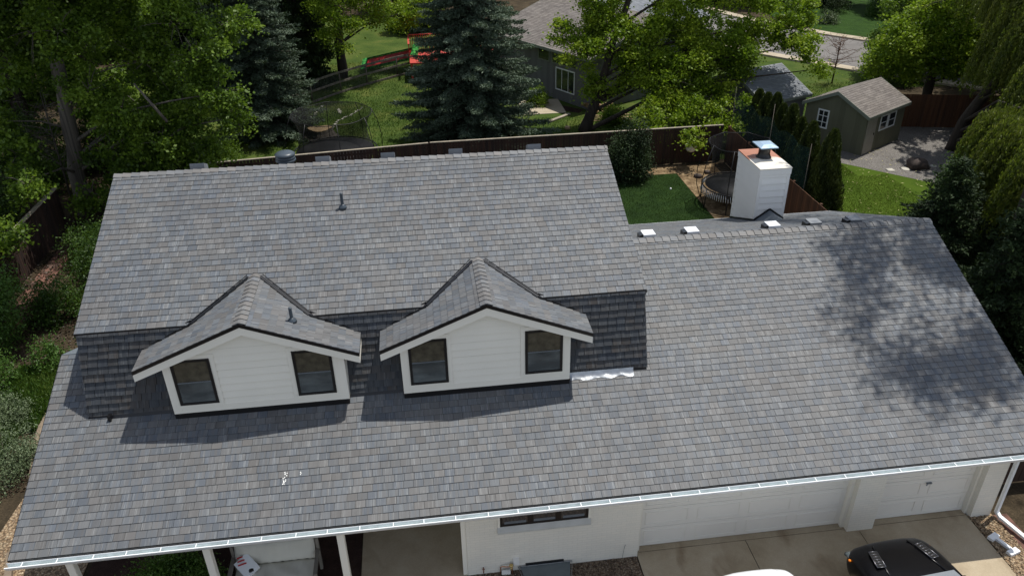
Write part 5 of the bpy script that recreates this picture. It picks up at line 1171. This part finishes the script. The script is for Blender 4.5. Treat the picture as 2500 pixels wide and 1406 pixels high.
# --- willow
def willow(base, trunk, rads, blobs, label, seed=3, n=620):
    rs = np.random.default_rng(seed); rng = random.Random(seed); t = thing('willow_tree', (base[0], base[1], 0), label, 'willow')
    tp = [(p[0]-base[0], p[1]-base[1], p[2]) for p in trunk]; P, Rr = dens_path(tp, rads); mb = MB(); mb.tube(P, Rr, 12)
    B_ = [(x-base[0], y-base[1], z, r) for x, y, z, r in blobs]; limbs(mb, P, Rr, [b[:3] for b in B_[::2]], rng, .08, .015, 7)
    Ps = []; Ds = []; Ts = []
    for k in range(n):
        b = B_[rs.integers(0, len(B_))]; d = rs.normal(size=3); d[2] = abs(d[2])*.5; d /= np.linalg.norm(d); s = np.array(b[:3])+d*b[3]*rs.uniform(.5, 1.05)
        ln = rs.uniform(1.2, 3.4); m = int(ln/.05); u = np.linspace(0, ln, m)
        out = np.array([d[0]*.45-.28, d[1]*.3, 0]); a_ = .12
        pts = s+out*(1-np.exp(-u/1.2))[:, None]*1.0+np.stack([-.1*u, 0*u, -u+.0*u], 1); pts[:, 2] = s[2]-u*(.75+.2*u/ln)+.12*np.exp(-u)
        ok = pts[:, 2] > .3; pts = pts[ok]; m = len(pts)
        if m < 4: continue
        if k % 5 == 0: mb.tube([tuple(pts[i]) for i in range(0, m, max(1, m//4))], .006, 3, False)
        pp = np.repeat(pts, 3, 0)+rs.normal(0, .05, (m*3, 3)); Ps.append(pp); Ds.append(np.tile([-.25, 0, -1.], (m*3, 1))); Ts.append(np.full(m*3, np.clip(rs.normal(.5, .22), 0, 1)))
    mb.build('trunk', M_bark2, t, False, fix=False)
    link('crown', leaf_mesh('crown', np.concatenate(Ps), .15, np.concatenate(Ts), rs, .28, np.concatenate(Ds), .4), M_willow, t, False); return t
WB = [(25, 18, 8.2, 1.7), (24, 22, 8.6, 2), (24.5, 21, 7.2, 2), (24.3, 19.5, 5.8, 1.4), (24.5, 18.5, 6, 1.8), (21.8, 17, 5.4, 1.1), (22.8, 16, 5.8, 1.5), (20.3, 14.6, 4.6, 1.0), (20.5, 13.5, 5.4, 1.5), (18.4, 12.6, 4.4, 1.1), (26.5, 22.5, 7, 2.2), (25, 24.5, 8.5, 2), (26, 20, 4.4, 1.6), (23.6, 21.5, 6.2, 1.3), (24.8, 20.4, 4.8, 1.2), (22.9, 19.6, 6.8, 1.1), (21.6, 14.2, 3.6, 1.0), (19.6, 12.6, 3.4, .9), (18.2, 14.6, 4.0, .9), (16.9, 12.2, 4.4, .9), (16.0, 9.4, 5.0, .9), (18.8, 9.5, 5, 1.2), (17.6, 6.5, 5, 1.1), (27, 19, 5.5, 2), (17.5, 10.5, 5.0, 1.0), (23.5, 15, 7, 1.8)]
willow((22.4, 22.6), [(22.4, 22.6, -.1), (22.5, 22.4, 1.6), (22.9, 21.8, 3.4), (23.9, 21.2, 5.0), (24.6, 21, 6.8), (25, 21, 9)], [.34, .28, .24, .2, .15, .06], WB, 'willow with hanging olive green strands over the gravel patio', n=5600)
# --- arborvitae row along the side fence
def arbor(seed, h=4.0, r=.8):
    rs = np.random.default_rng(seed); t = thing('arborvitae', (11.6, 15.2, 0), 'tallest nearest arborvitae of the row right of the chimney', 'arborvitae', 'arborvitae row along the side fence')
    n = 24000; u = rs.random(n)**.9; a = rs.random(n)*6.283; rr = r*np.where(u < .12, .8+u*1.7, (1-(u-.12)/.9)**.6)*(1+.13*np.sin(a*3+u*9)+.1*np.sin(a*7-u*17))*np.sqrt(.35+.65*rs.random(n))
    P = np.stack([rr*np.cos(a), rr*np.sin(a), .08+u*h], 1); D = np.stack([np.cos(a)*.35, np.sin(a)*.35, np.ones(n)], 1)
    T = np.clip(.5+.35*np.sin(a*4+u*13)+rs.normal(0, .1, n), 0, 1)
    link('foliage', leaf_mesh('foliage', P, .13, T, rs, .4, D, .35), M_arb, t, False)
    mb = MB(); mb.tube([(0, 0, 0), (0, 0, h*.9)], [.05, .01], 6); mb.build('trunk', M_bark2, t, False); return t
A0 = arbor(61)
AL = ['second arborvitae of the row counting from the near end beside the turf', 'third arborvitae of the row, right of the net pole', 'fourth arborvitae of the row, above the chimney cap', 'fifth arborvitae of the row, left of the chimney cap line', 'sixth arborvitae of the row, under the maple tips', 'seventh arborvitae of the row, nearest the small blue grey roof', 'eighth arborvitae of the row, at its far end', 'ninth arborvitae, short one tucked behind the row']
for i, (x, y, s_, z_) in enumerate(((11.9, 17.4, 1.0, .9), (12.1, 18.7, .9, .84), (12.3, 20.0, 1.0, .88), (12.4, 21.2, .9, .8), (12.6, 22.3, 1.0, .84), (12.7, 23.5, .95, .76), (12.8, 24.7, 1.0, .72), (12.0, 22.9, .7, .6))):
    copy_tree(A0, (x, y), i*1.3, (s_, z_), AL[i])
# --- shrubs
bush('juniper_shrub', (5.5, 21.4), 1.15, .9, 2.2, 'dense dark green shrub against the fence right of the main roof peak', M_dcon, 16000, .1, 71)
bush('shrub', (16.9, 14.6), 1.1, .9, 2.4, 'speckled leafy shrub between the turf and the dark conifers', M_shrub, 9000, .09, 70)
bush('shrub', (-13.2, 23.4), 1.3, 1.0, 2.2, 'dark leafy shrub behind the round roof vent, left of the trampoline', M_cotton, 9000, .09, 72)
bush('shrub', (-15.2, 20), 1.6, 1.3, 2.3, 'shaded shrub between the pale leaning trunk and the roof corner', M_under_leaf, 8000, .1, 73)
bush('shrub', (-18.0, 11.2), 1.1, 1.4, 2.4, 'bright leafy shrub cut by the left edge below the fence', M_shrub, 9000, .09, 74)
bush('shrub', (-19.8, 13.5), 1.5, 1.6, 3.2, 'broad shrub behind the left board fence', M_under_leaf, 9000, .1, 75)
bush('shrub', (-21.2, 24.6), 1.8, 1.4, 3.0, 'dark understory shrub left of the pale leaning trunk', M_under_leaf, 13000, .11, 182)
bush('shrub', (-19.2, 27.2), 1.7, 1.2, 3.0, 'dark understory shrub behind the pale leaning trunk', M_under_leaf, 12000, .11, 183)
bush('shrub', (-22.6, 20.6), 1.4, 1.4, 3.4, 'dark understory shrub at the left edge above the board fence', M_under_leaf, 12000, .11, 184)
bush('shrub', (-16.6, 24.6), 1.4, 1.0, 2.4, 'dark understory shrub between the two left tree trunks', M_under_leaf, 9000, .11, 185)
bush('shrub', (-20.6, 17.5), 1.3, 1.6, 4.2, 'tall shaded shrub behind the middle of the left board fence', M_under_leaf, 12000, .1, 175)
bush('shrub', (-20.4, 8.6), 1.5, 1.9, 3.6, 'tall shrub behind the near end of the left board fence', M_under_leaf, 12000, .1, 176)
bush('shrub', (-17.0, 16.8), .8, 1.1, 1.3, 'low dark shrub on the flagstone path near the fence end', M_under_leaf, 5000, .09, 177)
bush('shrub', (-15.9, 15.2), 1.1, 1.4, 1.7, 'low dark shrub between the path and the main roof edge', M_under_leaf, 8000, .09, 178)
bush('shrub', (-16.6, 12.6), .9, 1.0, 1.2, 'low shrub at the near end of the flagstone path', M_under_leaf, 5000, .09, 179)
bush('shrub', (-13.9, 10.3), .9, 1.1, 1.4, 'small shaded shrub by the wall behind the left roof corner', M_under_leaf, 5000, .09, 180)
bush('shrub', (-17.6, 7.0), .9, 1.3, 1.6, 'fresh green shrub at the left edge above the sage bushes', M_shrub, 7000, .08, 181)
bush('shrub', (-15.7, 9.4), .6, .6, .9, 'small bright shrub beside the lower roof corner at the left', M_shrub, 2200, .08, 76)
bush('shrub', (-14.4, 12.6), .9, 1.2, 1.8, 'low shaded shrub against the house wall below the roof edge', M_under_leaf, 5000, .09, 77)
bush('shrub', (-16.9, 8.2), .8, .9, 1.5, 'green shrub between the bright shrub and the sage bush', M_shrub, 4500, .08, 78)
bush('sage_bush', (-15.2, 5.0), 1.0, 1.1, .8, 'large grey green sage bush at the left edge', M_sage, 9000, .055, 79)
bush('sage_bush', (-15.9, 6.9), .8, .8, .7, 'smaller grey green sage bush behind the large one', M_sage, 5000, .055, 80)
bush('green_shrub', (-9.75, .1, .0), .85, .6, 1.1, 'feathery green shrub in front of the porch between the two left posts', M_shrub, 26000, .06, 81, up=.8)
for (x, y, r, h, l, m) in ((28.6, 53.5, 1.0, .9, 'grey blue bush left of the far flower bed', M_sage), (30.8, 52.2, .9, .8, 'small grey blue bush in the middle of the far bed', M_sage), (36.3, 54.2, 1.0, 1.2, 'round yellow green bush at the right end of the far bed', M_shrub), (33.4, 56.3, 1.1, 1.6, 'dark bush behind the far flower bed', M_dcon), (6.6, 29.6, .8, 1.0, 'dark low bush beside the maple trunk under the house window', M_cotton), (3.1, 33.6, .7, .9, 'dark low bush below the neighbour house window', M_cotton)):
    bush('shrub', (x, y), r, r, h, l, m, 3000, .11, int(x*10))
# bare thin tree by the street and dead branches at the left
def bare(name, x, y, h, sp_, label, mat, seed, n=26, lean=0):
    t = thing(name, (x, y, 0), label, 'tree'); rng = random.Random(seed); mb = MB()
    mb.tube([(0, 0, 0), (.05, 0, h*.5), (.1+lean, 0, h)], [.05, .035, .01], 6)
    for _ in range(n):
        z = rng.uniform(.25, .9)*h; a = rng.uniform(0, 6.28); l = sp_*rng.uniform(.4, 1)
        p = Vector((.08*z/h+lean*z/h, 0, z)); q = p+Vector((math.cos(a)*l, math.sin(a)*l, l*rng.uniform(.1, .7))); m_ = p.lerp(q, .5)+Vector((rng.uniform(-.1, .1),)*3)
        mb.tube([p, m_, q], [.018, .012, .005], 4, False)
        for k in range(4):
            s = p.lerp(q, rng.uniform(.3, .9)); mb.tube([s, s+Vector((rng.gauss(0, 1), rng.gauss(0, 1), rng.gauss(.3, .6))).normalized()*l*.35], [.009, .004], 3, False)
    mb.build('branches', mat, t, False, fix=False); return t
bare('bare_tree', 22.3, 34.9, 2.9, 1.5, 'small bare reddish tree on the lawn beside the street', M_fence2, 91, 44)
bare('dead_tree', -19.6, 22.6, 5, 2.0, 'dead grey branches beside the pale leaning trunk', M_bark, 92, 40)
bare('dead_tree', -16.4, 24.8, 4, 1.6, 'bare twiggy dead tree right of the pale leaning trunk', M_bark, 93, 34)
bare('dead_tree', -21.4, 21.2, 5, 1.8, 'thin dead stem at the left frame edge above the fence', M_bark, 94, 30)
# --- the wooded background
BG = broadleaf('background_tree', (-20, 46), [(-20, 46, -.1), (-20, 46, 5), (-20, 46, 11)], [.4, .3, .1],
    [(-20+3.6*math.cos(a)*f, 46+3.6*math.sin(a)*f, z, r) for a, f, z, r in [(k*1.9, .35+.6*((k*37) % 10)/10, 1.6+9.5*k/17, 2.1-.04*k) for k in range(18)]], M_cotton, M_bark2, 'dark broadleaf tree left of the slide, behind the narrower spruce', group='background trees', seed=101, size=.24, dens=.5, per=24, sprig=.36)
bg = [(-29, 40), (-36, 47), (-27, 52), (-43, 56), (-34, 62), (-24, 62), (-17, 55), (-14, 66), (-52, 66), (-45, 74), (-33, 76), (-21, 76), (-8, 74), (-3, 66.5), (4, 73), (0, 80), (12, 86), (-30, 33.5), (22, 76), (30, 74), (38, 70), (31, 62.5), (46, 64), (42, 56), (54, 56), (36, 45), (44, 44), (50, 38), (34, 37), (40, 33), (36, 26), (30, 22.5), (31, 14), (25, 12)]
where = ['at the left edge behind the cottonwoods', 'far left, second row', 'behind the narrower spruce, second row', 'far left, third row', 'upper left, third row', 'above the narrower spruce tip, third row', 'above the black green conifers', 'above the red slide, far row', 'farthest left in the back row', 'upper left in the last row', 'last row above the cottonwood', 'last row above the narrower spruce', 'last row above the slide', 'beyond the deck, left of the large spruce', 'behind the large spruce tip', 'last row behind the large spruce', 'far behind the neighbour house roof', 'beside the upper left corner, near row', 'beyond the street above the maple', 'beyond the street behind the far bed', 'beyond the far lawn, back row', 'at the left end of the far bed', 'beyond the far lawn on the right', 'at the right end of the far lawn', 'farthest right beyond the street', 'right of the street behind the willow', 'behind the willow crown, far row', 'at the top right corner, far row', 'behind the willow crown, near row', 'right of the willow, near the corner', 'right of the gravel patio behind the willow', 'at the right end of the gravel patio', 'right of the patio at the frame edge', 'behind the outermost dark conifer']
rng = random.Random(9)
for i, (x, y) in enumerate(bg):
    copy_tree(BG, (x, y), rng.uniform(0, 6.28), (rng.uniform(.9, 1.2), rng.uniform(.85, 1.2)), 'dark broadleaf tree '+where[i])
rng = random.Random(19)
for i, (x, y) in enumerate([(26, 63), (29.5, 60), (24.5, 69), (34.5, 60.5), (-3.5, 56)]):
    copy_tree(con, (x, y), i, (1.3, 1.6), 'far dark conifer '+['left of the far bed beyond the street', 'in the far bed beyond the street', 'behind the far bed, leftmost', 'behind the far bed, right side', 'above the red deck'][i], 'conifers behind the back yards')
# --- grass blades where the lawns show
def grass(name, regions, n, h, mat, seed, lean=.4):
    rs = np.random.default_rng(seed); Ps = []
    for (x0, x1, y0, y1, w_) in regions: m = int(n*w_); Ps.append(np.stack([rs.uniform(x0, x1, m), rs.uniform(y0, y1, m), np.full(m, h*.42)], 1))
    P = np.concatenate(Ps); m = len(P); D = rs.normal(0, lean, (m, 3)); D[:, 2] = 1
    T = np.clip(.5+.3*np.sin(P[:, 0]*1.3+np.sin(P[:, 1]*.9)*2)+rs.normal(0, .15, m), 0, 1)
    o = link(name, leaf_mesh(name, P, h, T, rs, .22, D, .1), mat); o['kind'] = 'stuff'; return o
grass('grass', [(-12, 14, 23.3, 31, .45), (-12, 0, 31, 36, .2), (-10, 2, 36, 46, .2), (13, 24, 28, 35, .15)], 90000, .11, M_blade, 201)
grass('turf_grass', [(11.4, 13.2, 9, 21.8, .25), (13.2, 17.4, 11, 20, .6), (13.2, 16, 20, 21.8, .15)], 50000, .06, M_turfb, 202)
grass('lawn_grass', [(4.3, 7.8, 11, 21.6, 1)], 25000, .06, leaf_mat('painted_shade_blade', (.012, .03, .006), (.022, .05, .009), (.04, .075, .014), .2), 203)  # blades darkened so their colour carries the strip's shade
grass('tall_grass', [(-16.6, -15.0, 6.4, 9.4, .6), (-16.4, -15.4, 3.6, 6.4, .3)], 14000, .32, M_blade, 204, .5)
# fallen leaves and litter on the shaded left strip and the patio
rs = np.random.default_rng(77); m = 16000
P = np.stack([rs.uniform(-19, -11.7, m), rs.uniform(4, 23, m), rs.uniform(.0, .05, m)], 1)
o = link('leaf_litter', leaf_mesh('leaf_litter', P, .09, np.full(m, .5), rs, .6, flat=.8), leaf_mat('dry_leaf', (.02, .014, .009), (.045, .03, .018), (.085, .055, .032), 0)); o['kind'] = 'stuff'
m = 500; P = np.stack([rs.uniform(11.5, 19, m), rs.uniform(10, 24, m), np.full(m, .06)], 1)
o = link('fallen_catkins', leaf_mesh('fallen_catkins', P, .14, np.full(m, .9), rs, .2, flat=.9), simple('dry_catkin', (.4, .36, .16), .8)); o['kind'] = 'stuff'
